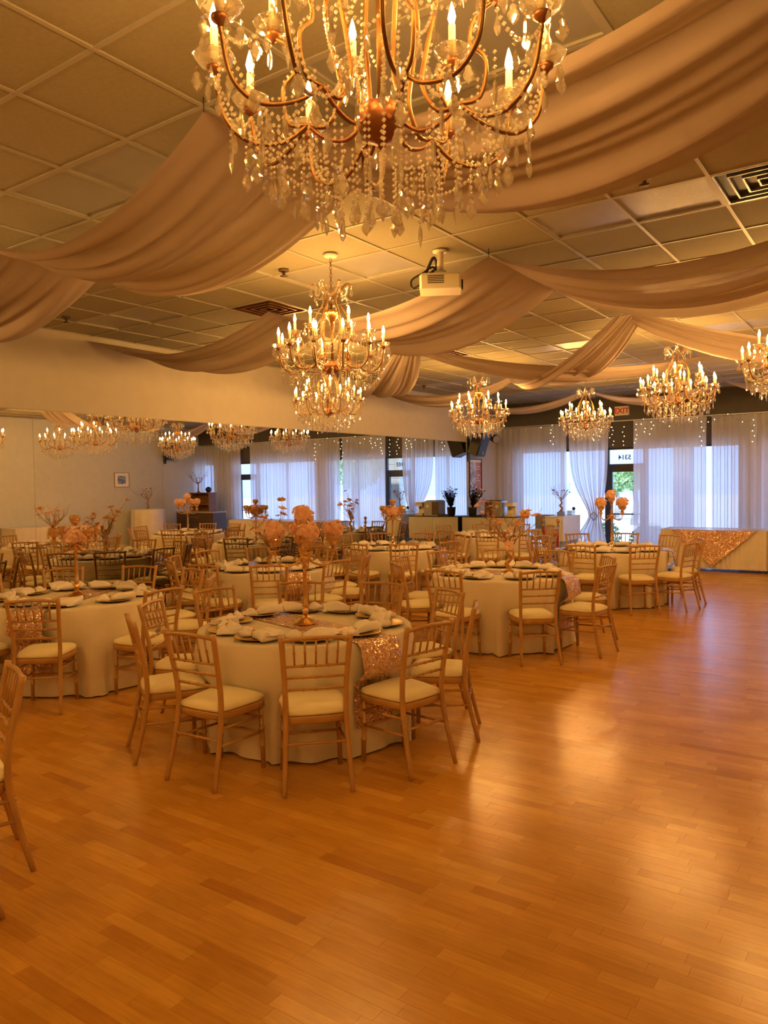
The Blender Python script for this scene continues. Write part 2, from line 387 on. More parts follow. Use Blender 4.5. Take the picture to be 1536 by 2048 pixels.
# ceiling: suspended 2 ft tiles in a metal grid, flush light panels and vents
GX, GY, GT = -1.039, 2.013, .61
LIGHTS = [(x, y) for y in (-1.65 + .61, 2.623, 5.063, 7.503, 9.943, 12.383) for x in (-7.749, -4.699, -2.259)] 
VENTS = [(-5.919, 5.673), (-1.039, 5.063), (-5.919, 9.333)]
def ceiling():
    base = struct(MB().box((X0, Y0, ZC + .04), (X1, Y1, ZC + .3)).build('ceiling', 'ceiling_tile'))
    xs = [GX + GT * i for i in range(-12, 7)]; ys = [GY + GT * j for j in range(-10, 26)]
    skip = set()
    for x, y in LIGHTS:
        skip.add((round(x, 1), round(y, 1))); skip.add((round(x + GT, 1), round(y, 1)))
    for x, y in VENTS: skip.add((round(x, 1), round(y, 1)))
    tiles = []
    for x in xs:
        for y in ys:
            a, b, c, d = max(x, X0), min(x + GT, X1), max(y, Y0), min(y + GT, Y1)
            if b - a < .03 or d - c < .03 or (round(x, 1), round(y, 1)) in skip: continue
            tiles.append((a, b, c, d))
    def key(t):
        p = to_px(((t[0] + t[1]) / 2, (t[2] + t[3]) / 2, ZC)); full = abs(t[1] - t[0] - GT) < .001 and abs(t[3] - t[2] - GT) < .001
        return p[2] if (-60 < p[0] < 1600 and -60 < p[1] < 1000) and full else 1e9
    tiles.sort(key=key)
    g = .006
    def tile(a, b, c, d): return [(a + g, c + g, ZC + .008), (b - g, c + g, ZC + .008), (b - g, d - g, ZC + .008), (a + g, d - g, ZC + .008), (a + g, c + g, ZC + .03), (b - g, c + g, ZC + .03), (b - g, d - g, ZC + .03), (a + g, d - g, ZC + .03)]
    TF = [(3, 2, 1, 0), (0, 1, 5, 4), (1, 2, 6, 5), (2, 3, 7, 6), (3, 0, 4, 7)]
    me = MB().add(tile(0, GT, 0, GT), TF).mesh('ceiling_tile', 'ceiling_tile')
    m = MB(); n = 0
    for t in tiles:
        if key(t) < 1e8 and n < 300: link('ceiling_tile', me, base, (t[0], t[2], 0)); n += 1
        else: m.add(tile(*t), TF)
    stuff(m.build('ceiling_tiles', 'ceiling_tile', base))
    for x in xs:
        if X0 < x < X1: MB().box((x - .012, Y0, ZC), (x + .012, Y1, ZC + .035)).build('grid_runner', 'grid_metal', base)
    for y in ys:
        if Y0 < y < Y1: MB().box((X0, y - .012, ZC + .0015), (X1, y + .012, ZC + .035)).build('grid_runner', 'grid_metal', base)
    MB().box((X0, Y0, ZC - .002), (X0 + .022, Y1, ZC + .01)).build('edge_angle', 'grid_metal', base)
    WH = {-7.749: 'beside the mirror wall', -4.699: 'over the table rows', -2.259: 'over the dance floor'}
    WY = ['behind the camera', 'nearest row', 'second row', 'third row', 'fourth row', 'farthest row']
    pan = None
    for k, (x, y) in enumerate(LIGHTS):
        lab = 'unlit flush ceiling light panel %s, %s' % (WH[x], WY[k // 3])
        if pan is None:
            pan = thing('ceiling_light', lab, 'ceiling light', (x, y, ZC), group='flush ceiling light panels')
            a, b = GT * 2, GT; e = .03
            for p, q in (((.013, .013, .003), (a - .013, e, .035)), ((.013, b - e, .003), (a - .013, b - .013, .035)), ((.013, e, .003), (e, b - e, .035)), ((a - e, e, .003), (a - .013, b - e, .035))): MB().box(p, q).build('frame', 'grid_metal', pan)
            MB().box((e, e, .016), (a - e, b - e, .03)).build('diffuser', 'diffuser', pan)
        else: copy_tree(pan, (x, y, ZC), 0, lab)
    VL = ['dark slotted ceiling vent above the chandelier near the mirror', 'dark slotted ceiling vent at the right edge of the photo', 'dark slotted ceiling vent far back between the swags']
    for k, (x, y) in enumerate(VENTS):
        v = thing('ceiling_vent', VL[k], 'vent', (x, y, ZC), group='ceiling vents')
        MB().box((.013, .013, .022), (GT - .013, GT - .013, .034)).build('backing', 'vent_dark', v)
        for q in range(4):
            s = .013 + q * .075; e = GT - s
            MB().box((s, s, .0), (e, s + .012, .02)).box((s, e - .012, 0), (e, e, .02)).box((s, s + .012, 0), (s + .012, e - .012, .02)).box((e - .012, s + .012, 0), (e, e - .012, .02)).build('louvre_ring', 'steel' if k == 1 else 'bronze', v)
ceiling()
SPL = ['near the first chandelier chain', 'over the dance floor at the right', 'beyond the projector', 'above the far right chandeliers', 'near the mirror wall', 'at the far mirror end']
for k, (x, y) in enumerate([(-4.48, 4.97), (-1.36, 4.82), (-4.5, 8.73), (-1.36, 8.49), (-7.58, 4.87), (-7.7, 12.48)]):
    s = thing('sprinkler_head', 'small dark ceiling sprinkler head ' + SPL[k], 'sprinkler', (x, y, ZC), group='ceiling sprinklers')
    MB().lathe([(.0, -.012), (.045, -.010), (.045, .008), (0, .008)], 14).build('escutcheon', 'dark_wood', s)
    MB().lathe([(.012, -.045), (.016, -.012)], 8).lathe([(0, -.056), (.034, -.054), (.034, -.050), (0, -.048)], 12).build('deflector', 'dark_wood', s)

# ------------------------------------------------------------------ mirror on the left wall
def mirror():
    r = thing('wall_mirror', 'tall frameless mirror panels covering the left wall', 'mirror', (X0, 0, 0))
    ys = [4.86 + 1.825 * k for k in range(-4, 6)] + [15.22]
    for a, b in zip(ys, ys[1:]): MB().box((.002, a + .0012, .125), (.008, b - .0012, 2.705)).build('mirror_panel', 'mirror_silver', r)
    MB().box((.001, ys[0], 2.705), (.012, 15.22, 2.717)).build('top_channel', 'grid_metal', r)
    MB().box((.001, ys[0], .112), (.012, 15.22, .125)).build('bottom_channel', 'grid_metal', r)
mirror()

# ------------------------------------------------------------------ curtains on the far wall
def curtain(x0, x1, label, tie=None, seed=0, z1=3.078, z0=.02, y=16.80):
    rr = random.Random(seed); ph = [rr.random() * 7 for _ in range(6)]
    nx = int((x1 - x0) * 110); nz = 26 if tie else 8
    def fn(u, v):
        x = x0 + (x1 - x0) * u; z = z1 + (z0 - z1) * v
        a = .030 * (.55 + .45 * math.sin(2.1 * x + ph[0])); w = 44 + 4 * math.sin(ph[4])
        amp = 1.
        if tie:
            tx, tz, tw = tie
            d = abs(z - tz); k = math.exp(-(d / .62) ** 1.6) if z > tz else math.exp(-(d / .5) ** 1.5)
            xc = tx + (u - .5) * tw
            x = x * (1 - k) + xc * k
        x += .019 * math.sin(2 * (w * (x0 + (x1 - x0) * u) + ph[1])) * min(1, v * 5 + .3)
        yy = y + amp * (a * math.sin(w * (x0 + (x1 - x0) * u) + ph[1] + .5 * math.sin(3 * x0 + 5 * u * (x1 - x0) + ph[5])) + .012 * math.sin(19 * u * (x1 - x0) + ph[2] + v) + .02 * math.sin(5.3 * u * (x1 - x0) + ph[3])) * (.55 + .45 * min(1, v * 4 + .2))
        return (x, yy, z)
    o = MB().grid(fn, nx, nz).build('sheer_curtain', 'sheer')
    tag(o, label, 'curtain', 'sheer white curtains on the far wall')
curtain(-8.27, -6.53, 'sheer white curtain in the far left corner beside the poster', seed=1)
curtain(-6.47, -5.52, 'sheer white curtain gathered with a tieback beside the glass door', tie=(-5.86, .98, .30), seed=2)
curtain(-4.99, -3.47, 'sheer white curtain just right of the open glass door', seed=3)
curtain(-3.38, .12, 'long sheer white curtain behind the skirted table at the right', seed=4)
curtain(.52, 2.60, 'sheer white curtain at the right end, seen in the mirror', seed=5)
def rods():
    for k, (a, b, l) in enumerate(((X0, 2.64, 'thin white curtain rod along the dark header'),)):
        r = thing('curtain_rod', l, 'curtain rod', (0, 16.80, 3.098))
        MB().tube([(a + .01, 0, 0), (b, 0, 0)], .012).build('rod', 'white_paint', r)
        for x in (-8.2, -6.5, -5.0, -3.42, -.9, .3, 2.5): MB().box((x - .01, 0, -.012), (x + .01, .2, .012)).build('bracket', 'white_paint', r)
rods()
def tieback():
    t = thing('curtain_tieback', 'silver diamond shaped tieback on the gathered curtain', 'tieback', (-5.86, 16.72, .98))
    p = [(0, 0, .10), (.085, 0, 0), (0, 0, -.10), (-.085, 0, 0)]
    for a, b in zip(p, p[1:] + p[:1]): MB().tube([a, b], .010, 6).build('diamond_bar', 'steel', t)
tieback()
def exit_sign():
    e = thing('exit_sign', 'white exit sign with red letters on the dark header', 'exit sign', (-5.28, 16.93, 3.33))
    MB().bbox((-.155, -.03, -.10), (.155, .068, .10), .008).build('housing', 'exit_white', e)
    me = text_mesh('EXIT', .165); me.materials.clear(); me.materials.append(MATS['exit_red'])
    o = link('lettering', me, e, (0, -.033, -.058), (PI / 2, 0, 0))
exit_sign()
def fairy():
    rr = random.Random(5)
    r = thing('string_lights', 'tiny warm string lights strung along the curtain tops', 'string lights')
    w = MB(); b = MB(); x = -7.1; pts = []
    while x < -2.4:
        pts.append((x, 16.70 + rr.uniform(-.02, .02), 3.0 + rr.uniform(-.12, .10)))
        if -5.6 < x < -4.4 or rr.random() < .3:
            z = pts[-1][2]; n = rr.randint(2, 5); q = [pts[-1]]
            for k in range(n):
                z -= rr.uniform(.07, .12); q.append((x + rr.uniform(-.05, .05), 16.70, z)); b.octa(q[-1], .008)
            w.tube(q, .0015, 3)
        b.octa(pts[-1], .008); x += rr.uniform(.12, .28)
    w.tube(pts, .002, 3); w.build('wire', 'wire', r); stuff(b.build('tiny_bulbs', 'fairy_glow', r))
fairy()

# ------------------------------------------------------------------ ceiling drapes
def swag(P0, P1, w0, w1, sag, label, wdir=None, mid=1., seed=0):
    rr = random.Random(seed); P0, P1 = Vector(P0), Vector(P1)
    d = P1 - P0; d.z = 0
    wd = Vector(wdir) if wdir else Vector((-d.y, d.x, 0)).normalized()
    ph = [rr.random() * 6.28 for _ in range(5)]
    def fn(u, v):
        s = 2 * v - 1; hw = (w0 * (1 - u) + w1 * u); k = math.sin(PI * u)
        hw *= 1 + (mid - 1) * k
        p = P0.lerp(P1, u) + wd * (hw * s)
        cat = 4 * u * (1 - u)
        pl = math.sin(17 * v + ph[0]) * .5 + math.sin(31 * v + ph[1] + 1.2 * u) * .33 + math.sin(9 * v + ph[2]) * .5
        z = p.z - cat * sag * (1 + .10 * pl + .10 * s) - .026 * pl * k ** .5 - .018 * math.sin(47 * v + ph[3] + 2 * u) * k ** .5
        q = p + wd * (.02 * math.sin(23 * v + ph[4]) * k)
        return (q.x, q.y, z)
    o = MB().grid(fn, 26, 56).build('ceiling_swag', 'chiffon')
    tag(o, label, 'fabric swag', 'fabric swags draped under the ceiling')
HZ = 3.60
B1, B2 = 3.16, 6.20
Yd = (0, 1, 0)
swag((-2.80, B1, HZ), (-5.38, B1 + .1, HZ - .06), .60, .55, .36, 'wide pale swag at upper left below the nearest chandelier', Yd, .98, 1)
swag((-5.38, B1 + .1, HZ - .06), (-8.28, B1 + .2, HZ), .55, .60, .34, 'pale swag in the upper left corner against the wall', Yd, 1., 2)
swag((-2.80, B1, HZ), (-.10, B1 + .1, HZ), .60, .60, .36, 'wide pale swag at the top right behind the nearest chandelier', Yd, 1., 3)
swag((-.10, B1 + .1, HZ), (2.63, B1 + .1, HZ), .60, .60, .36, 'pale swag over the near right wall, out of frame', Yd, 1., 4)
swag((-2.78, B2, HZ), (-5.36, B2, HZ - .04), .68, .55, .36, 'pale swag beside the projector, behind the chained chandelier', Yd, 1., 5)
swag((-5.36, B2, HZ - .04), (-8.28, B2 + .05, HZ), .50, .66, .34, 'pale swag meeting the wall above the mirror', Yd, .9, 6)
swag((-2.78, B2, HZ), (-.05, B2 + .1, HZ), .68, .60, .36, 'broad pale swag to the right of the projector', Yd, 1., 7)
swag((-.05, B2 + .1, HZ), (2.63, B2 + .1, HZ), .60, .60, .36, 'pale swag by the right wall, second band', Yd, 1., 8)
HA, HB = (-5.50, 8.55, HZ), (-2.54, 8.45, HZ)
HC, HD, HE, HF_ = (-8.26, 11.5, HZ), (-5.55, 12.0, HZ), (-2.25, 11.75, HZ), (.45, 11.8, HZ)
SW = [(HA, HC, 'narrow pale swag from the table rows toward the mirror end'), (HA, HE, 'narrow pale swag crossing diagonally over the far chandeliers'),
      (HB, HD, 'narrow steep pale swag dropping left from the peaked hook'), (HB, HF_, 'narrow pale swag sloping right from the peaked hook'),
      (HC, HD, 'narrow pale swag low along the far mirror end'), (HE, HF_, 'narrow pale swag beyond the right chandelier')]
for k, (a, b, l) in enumerate(SW): swag(a, b, .16, .16, .36, l, None, 2.6, 20 + k)
HY = [(-8.26, 14.9, HZ), (-5.35, 14.95, HZ), (-2.85, 15.1, HZ), (-.1, 15.0, HZ), (2.6, 15.0, HZ)]
for k in range(4): swag(HY[k], HY[k + 1], .14, .14, .30, ['farthest narrow swag in the left corner before the dark header', 'farthest narrow swag beside the exit sign', 'farthest narrow swag above the right curtains', 'farthest narrow swag at the right wall, out of frame'][k], None, 2.2, 40 + k)
HK = ['nearest', 'second', 'third', 'fourth']
for k, p in enumerate([(-2.80, 2.56, HZ), (-2.80, 3.76, HZ), (-2.78, 5.52, HZ), (-2.78, 6.88, HZ), (-5.37, 2.75, HZ - .06), (-5.36, 5.68, HZ - .04)]):
    h = thing('swag_hook', 'small wire hook holding the %s swag gather point' % ['nearest', 'nearest far', 'projector side', 'second band far', 'upper left', 'mirror side'][k], 'hook', (p[0], p[1], ZC))
    MB().tube([(0, 0, .002), (0, 0, p[2] - ZC - .004)], .003, 5).build('wire_hook', 'wire', h)

# ------------------------------------------------------------------ chandeliers
def bez(P, n=10):
    P = [Vector(p) for p in P]; out = []
    m = len(P) - 1
    for i in range(m):
        p0, p1, p2, p3 = P[max(i - 1, 0)], P[i], P[i + 1], P[min(i + 2, m)]
        for k in range(n):
            t = k / n
            out.append(.5 * ((2 * p1) + (p2 - p0) * t + (2 * p0 - 5 * p1 + 4 * p2 - p3) * t * t + (3 * p1 - p0 - 3 * p2 + p3) * t ** 3))
    return out + [P[-1]]
def pol(r, a, z): return (r * math.cos(a), r * math.sin(a), z)
def prism_mesh(kind):
    m = MB()
    if kind == 0:      # flat kite shaped pendalogue
        w, h, t = .0165, .056, .010
        o = [(0, 0, 0), (.5, 0, -.10), (.62, 0, -.30), (1, 0, -.52), (.8, 0, -.72), (0, 0, -1), (-.8, 0, -.72), (-1, 0, -.52), (-.62, 0, -.30), (-.5, 0, -.10)]
        v = [(x * w, y, z * h) for x, y, z in o]; i = [(x * w * .55, t * .5, (z * .62 - .22) * h) for x, y, z in o]; b = [(x, -y, z) for x, y, z in i]
        n = 10; f = [tuple(range(n, 2 * n)), tuple(range(3 * n - 1, 2 * n - 1, -1))]
        for k in range(n): j = (k + 1) % n; f += [(k, j, n + j, n + k), (j, k, 2 * n + k, 2 * n + j)]
        m.add(v + i + b, f)
    elif kind == 1:    # faceted teardrop
        m.lathe([(.0005, 0), (.004, -.012), (.0105, -.036), (.007, -.049), (.0005, -.057)], 6, smooth=False)
    else:              # slim icicle
        m.lathe([(.0005, 0), (.005, -.010), (.0065, -.034), (.0005, -.062)], 5, smooth=False)
    m.octa((0, 0, .009), .0075)
    return m
PR = [prism_mesh(k) for k in range(3)]
PME = [p.mesh('crystal_prism', 'crystal') for p in PR]
def beads(pts, r=.0064, gap=.0155):
    """octahedral beads strung along a polyline"""
    m = MB(); acc = 0
    for a, b in zip(pts, pts[1:]):
        a, b = Vector(a), Vector(b); L = (b - a).length
        while acc < L:
            m.octa(a.lerp(b, acc / L), r); acc += gap
        acc -= L
    return m
def chandelier_parts():
    """lists of parts in hub coordinates: (name, MB or prism, material, parent index)"""
    rr = random.Random(11)
    fr, pr, st = [], [], []      # frame parts, prisms (kind, pos, rot), bead strands
    HZC = .914                    # ceiling above hub
    fr.append(('ceiling_canopy', MB().lathe([(0, HZC - .03), (.05, HZC - .022), (.062, HZC - .001), (0, HZC - .001)], 16), 'white_paint'))
    ch = MB(); z = HZC - .03; k = 0
    while z > .50:
        q = [(.009 * math.cos(t * PI / 4) * (k % 2 == 0), .009 * math.cos(t * PI / 4) * (k % 2), z - .018 + .019 * math.sin(t * PI / 4)) for t in range(9)]
        ch.tube(q, .0028, 5, False); z -= .030; k += 1
    fr.append(('chain', ch, 'bronze'))
    fr.append(('stem', MB().tube([(0, 0, .52), (0, 0, .02)], .011, 8), 'antique_gold'))
    fr.append(('crown_cup', MB().lathe([(.0, .36), (.014, .365), (.045, .40), (.062, .435), (.066, .455), (.03, .465), (0, .47)], 14), 'gold'))
    fr.append(('hub_bowl', MB().lathe([(0, -.075), (.008, -.07), (.012, -.055), (.040, -.045), (.062, -.02), (.068, .01), (.060, .035), (.03, .05), (0, .055)], 16), 'bronze'))
    arms = []
    for i in range(6):
        a = 2 * PI * i / 6 + .26
        rib = bez([pol(.165, a, .665), pol(.120, a, .675), pol(.070, a, .60), pol(.068, a, .52), pol(.125, a, .42), pol(.150, a, .30), pol(.120, a, .16), pol(.110, a, .08), pol(.15, a, .01), pol(.205, a, .02)], 5)
        fr.append(('rib', MB().tube(rib, .0062, 6), 'antique_gold'))
        st.append(beads([(p[0] * 1.0 + .012 * math.cos(a + 1.57), p[1] + .012 * math.sin(a + 1.57), p[2]) for p in rib], .0052, .017))
        fr.append(('spoke', MB().tube(bez([pol(.05, a, .0), pol(.10, a, -.035), pol(.16, a, -.02), pol(.205, a, .02)], 4), .006, 6), 'bronze'))
        # upper tier arm
        arms.append((bez([pol(.205, a, .02), pol(.26, a, .03), pol(.275, a, .12), pol(.235, a, .17), pol(.25, a, .23), pol(.30, a, .265)], 5), pol(.30, a, .27)))
        for s in (-1, 1):
            b = a + s * .265
            arms.append((bez([pol(.205, a, .02), pol(.27, a + s * .09, -.03), pol(.35, b - s * .05, -.04), pol(.41, b, .01), pol(.432, b, .10), pol(.435, b, .135)], 5), pol(.435, b, .14)))
        # crown flare drops
        for r_, z_ in ((.165, .655), (.12, .66)):
            pr.append((0, pol(r_, a, z_ - .03), a)); st.append(beads([pol(r_, a, z_), pol(r_, a, z_ - .03)], .005, .012))
        pr.append((1, pol(.145, a + .5, .57), a)); 
        nx = a + 2 * PI / 6
        st.append(beads([Vector(pol(.135, a, .655)).lerp(Vector(pol(.135, nx, .655)), t / 6) - Vector((0, 0, .36 * (t / 6) * (1 - t / 6))) for t in range(7)]))
        st.append(beads([Vector(pol(.06, a, .44)).lerp(Vector(pol(.15, a + .5, .31)), t / 4) for t in range(5)]))
        st.append(beads([Vector(pol(.150, a, .30)).lerp(Vector(pol(.150, nx, .30)), t / 6) - Vector((0, 0, .5 * (t / 6) * (1 - t / 6))) for t in range(7)]))
        pr.append((0, pol(.13, a + .52, .165), a + .52))
    cups = []
    for pts, c in arms:
        fr.append(('arm', MB().tube(pts, .0055, 6), 'antique_gold'))
        cups.append(c)
        st.append(beads([(p[0], p[1], p[2] + .014) for p in pts[3:-2]], .0052, .016))
        a0 = math.atan2(c[1], c[0])
        for k in range(5):
            t = a0 + 2 * PI * k / 5 + .3; p = (c[0] + .046 * math.cos(t), c[1] + .046 * math.sin(t), c[2] - .012)
            pr.append(((0, 1, 0, 2, 0)[k] , p, t))
    out = [c for c in cups if math.hypot(c[0], c[1]) > .4]; out.sort(key=lambda c: math.atan2(c[1], c[0]))
    for i, c in enumerate(out):
        d = Vector(out[(i + 1) % len(out)]); c = Vector(c)
        g = [c.lerp(d, t / 8) - Vector((0, 0, .02 + .30 * (t / 8) * (1 - t / 8))) for t in range(9)]
        st.append(beads(g)); pr.append((1, g[4] - Vector((0, 0, .02)), 0))
        i2 = Vector(pol(.205, math.atan2(c.y, c.x), .03))
        g = [c.lerp(i2, t / 8) - Vector((0, 0, .02 + .45 * (t / 8) * (1 - t / 8))) for t in range(9)]
        st.append(beads(g)); pr.append((0, g[4] - Vector((0, 0, .02)), i))
    # basket of drops under the arms
    for r_, n, z0, L in ((.40, 22, .0, .05), (.34, 22, -.03, .07), (.28, 20, -.045, .09), (.21, 16, -.05, .12), (.15, 12, -.055, .14), (.08, 7, -.06, .155)):
        for k in range(n):
            a = 2 * PI * k / n + r_ * 9; l = L * rr.uniform(.7, 1.15)
            p = pol(r_ * rr.uniform(.95, 1.05), a, z0)
            st.append(beads([p, (p[0], p[1], z0 - l)], .0055, .0165)); pr.append((rr.choice((0, 0, 1, 2)), (p[0], p[1], z0 - l - .014), rr.random() * 6))
    for k in range(6):
        a = 2 * PI * k / 6; g = [Vector(pol(.36, a, -.02)).lerp(Vector(pol(.06, a, -.16)), t / 8) - Vector((0, 0, .22 * (t / 8) * (1 - t / 8))) for t in range(9)]
        st.append(beads(g))
    st.append(beads([(0, 0, -.08), (0, 0, -.20)], .006, .016))
    return fr, pr, st, cups
CH = chandelier_parts()
BOB = MB().lathe([(.004, .0), (.020, .004), (.038, .012), (.050, .030), (.052, .033), (.040, .018), (.02, .010), (.004, .008)], 24, mod=lambda a, z: 1 + .10 * abs(math.cos(4 * a)) * (z > .01))
CUP = MB().lathe([(.004, -.02), (.010, -.012), (.021, -.004), (.022, .006), (.012, .010)], 10)
CAN = MB().lathe([(.0105, .008), (.0105, .105), (.007, .108)], 10)
BLB = MB().lathe([(.006, .106), (.0125, .126), (.007, .150), (.0008, .170)], 6)
BME = dict(bobeche=BOB.mesh('bobeche', 'crystal'), candle_cup=CUP.mesh('candle_cup', 'bronze'), candle=CAN.mesh('candle', 'candle'), bulb=BLB.mesh('bulb', 'bulb_glow'))
FME = [(n, m.mesh(n, mt)) for n, m, mt in CH[0]]
SME = [m.mesh('bead_strand', 'bead') for m in CH[2]]
BALL = MB().ball((0, 0, -.225), .020, 12, 8, False).mesh('crystal_ball', 'crystal')
def joined():
    m = MB()
    for k, p, a in CH[1]:
        c, s = math.cos(a), math.sin(a)
        m.add([(x * c - y * s + p[0], x * s + y * c + p[1], z + p[2]) for x, y, z in PR[k].v], PR[k].f)
    m2 = MB()
    for b in CH[2]: m2.add(b.v, b.f)
    return m.mesh('crystals', 'crystal'), m2.mesh('bead_strands', 'bead')
JME, JBE = joined()
CH_LIST = [((-1.15, 1.67), .10, 'nearest crystal chandelier filling the top of the photo', 1), ((-3.88, 4.87), .35, 'crystal chandelier on a chain above the nearest tables', 1),
           ((-6.30, 7.80), .0, 'crystal chandelier right below the chained one, before the mirror wall', 0), ((-5.55, 10.62), .2, 'crystal chandelier above the far mirror end and speaker', 0),
           ((-4.76, 13.20), .5, 'farthest crystal chandelier, left of the exit sign', 0), ((-2.35, 9.74), .4, 'crystal chandelier right of the exit sign', 0),
           ((-.90, 8.05), .15, 'crystal chandelier cut off by the right edge of the photo', 0), ((-.30, 10.2), .3, 'leftmost small crystal chandelier, seen only in the mirror', 0),
           ((-1.15, 12.95), .1, 'crystal chandelier near the wall speaker, seen only in the mirror', 0),  # the three below are added out of view to brighten the near floor
           ((1.30, -1.30), .2, 'crystal chandelier added behind the camera for light, by the right wall', 0), ((-3.90, -.90), .4, 'crystal chandelier added behind the camera for light, on the mirror side', 0),
           ((-6.60, 1.50), .1, 'crystal chandelier added left of the view for light, beside the mirror wall', 0)]
for (x, y), rz, lab, full in CH_LIST:
    t = thing('chandelier', lab, 'chandelier', (x, y, 2.75), rz, 'crystal chandeliers')
    for n, me in FME: link(n, me, t)
    for c in CH[3]:
        o = link('candle', BME['candle'], t, c); link('bulb', BME['bulb'], o)
        if full: link('bobeche', BME['bobeche'], t, c); link('candle_cup', BME['candle_cup'], t, c)
    if not full:
        m = MB(); m2 = MB()
        for c in CH[3]:
            m.add([(p[0] + c[0], p[1] + c[1], p[2] + c[2]) for p in BOB.v], BOB.f, True); m2.add([(p[0] + c[0], p[1] + c[1], p[2] + c[2]) for p in CUP.v], CUP.f, True)
        if 'bj' not in BME: BME['bj'] = m.mesh('bobeches', 'crystal'); BME['cj'] = m2.mesh('candle_cups', 'bronze')
        stuff(link('bobeches', BME['bj'], t)); stuff(link('candle_cups', BME['cj'], t)); stuff(link('crystals', JME, t)); stuff(link('bead_strands', JBE, t))
    else:
        for k, p, a in CH[1]: link('crystal_prism', PME[k], t, p, (0, 0, a))
        for me in SME: link('bead_strand', me, t)
    link('crystal_ball', BALL, t)

# ------------------------------------------------------------------ chairs
def knot(a, b, r, ks, n=8):
    """turned rod from a to b with ring knots at fractions ks"""
    a, b = Vector(a), Vector(b); pts, rad = [a], [r]; L = (b - a).length; e = .006 / L
    for k in ks:
        for d, q in ((-1.6, 1.), (-.7, 1.35), (.7, 1.35), (1.6, 1.)): pts.append(a.lerp(b, k + d * e)); rad.append(r * q)
    pts.append(b); rad.append(r)
    return MB().tube(pts, rad, n)
def make_chair():
    t = thing('chiavari_chair', 'x', 'chair', group='gold chiavari chairs at the round tables')
    for s in (-1, 1):
        P = [(s * .200, -.285, 0), (s * .188, -.235, .20), (s * .178, -.195, .42), (s * .180, -.200, .60), (s * .190, -.235, .78), (s * .200, -.268, .93)]
        pts = bez(P, 3); MB().tube(pts, [.013 + .004 * min(1, i / 5) for i in range(len(pts))], 8).build('back_leg', 'gold_wood', t)
        knot((s * .185, .170, 0), (s * .172, .165, .41), .0150, (.35, .62)).build('front_leg', 'gold_wood', t)
        for z in (.235, .335): knot((s * .183, .168, z), (s * (.19 if z < .3 else .184), -.24 + .1 * (z - .2), z + .02), .0085, (.5,), 6).build('side_stretcher', 'gold_wood', t)
    for z in (.225, .325): knot((-.178, .168, z), (.178, .168, z), .0085, (.5,), 6).build('front_stretcher', 'gold_wood', t)
    knot((-.185, -.222, .285), (.185, -.222, .285), .0085, (.5,), 6).build('back_stretcher', 'gold_wood', t)
    ring = []
    def seat(e, z): 
        o = []
        for x, y in ((-.19, .185), (-.10, .20), (0, .205), (.10, .20), (.19, .185), (.203, .12), (.195, 0), (.18, -.12), (.165, -.195), (.08, -.205), (0, -.208), (-.08, -.205), (-.165, -.195), (-.18, -.12), (-.195, 0), (-.203, .12)): o.append((x * e, y * e, z))
        return o
    def loft(rings):
        m = MB(); n = 16; v = sum(rings, []); f = [(i * n + (k + 1) % n, i * n + k, (i + 1) * n + k, (i + 1) * n + (k + 1) % n) for i in range(len(rings) - 1) for k in range(n)]
        f += [tuple(range(n)), tuple(range((len(rings) - 1) * n, len(rings) * n))[::-1]]
        return m.add(v, f, True)
    loft([seat(.97, .395), seat(1.0, .40), seat(1.0, .432), seat(.985, .438)]).build('seat_frame', 'gold_wood', t)
    loft([seat(.90, .438), seat(.985, .446), seat(.99, .458), seat(.95, .478), seat(.78, .494), seat(.4, .501)]).build('cushion', 'cushion', t)
    def py(z): return -.200 - (z - .60) * .21
    def hx(z): return .180 + (z - .60) * .06
    MB().tube(bez([(-hx(.915), py(.915), .905), (0, py(.915) - .010, .918), (hx(.915), py(.915), .905)], 5), .0125, 8).build('top_rail', 'gold_wood', t)
    for z in (.745, .675, .60): knot((-hx(z), py(z), z), (hx(z), py(z), z), .0088, (.3, .5, .7), 6).build('back_rail', 'gold_wood', t)
    for k in range(5):
        x = (-2 + k) * .062
        knot((x, py(.745), .745), (x * 1.05, py(.905) - .006, .905), .0068, (.5,), 6).build('spindle', 'gold_wood', t)
    return t
CHAIR = make_chair(); chair_used = [False]
def place_chair(x, y, rz, lab):
    if not chair_used[0]:
        chair_used[0] = True; CHAIR.location = (x, y, 0); CHAIR.rotation_euler = (0, 0, rz); CHAIR['label'] = lab; return CHAIR
    return copy_tree(CHAIR, (x, y, 0), rz, lab)

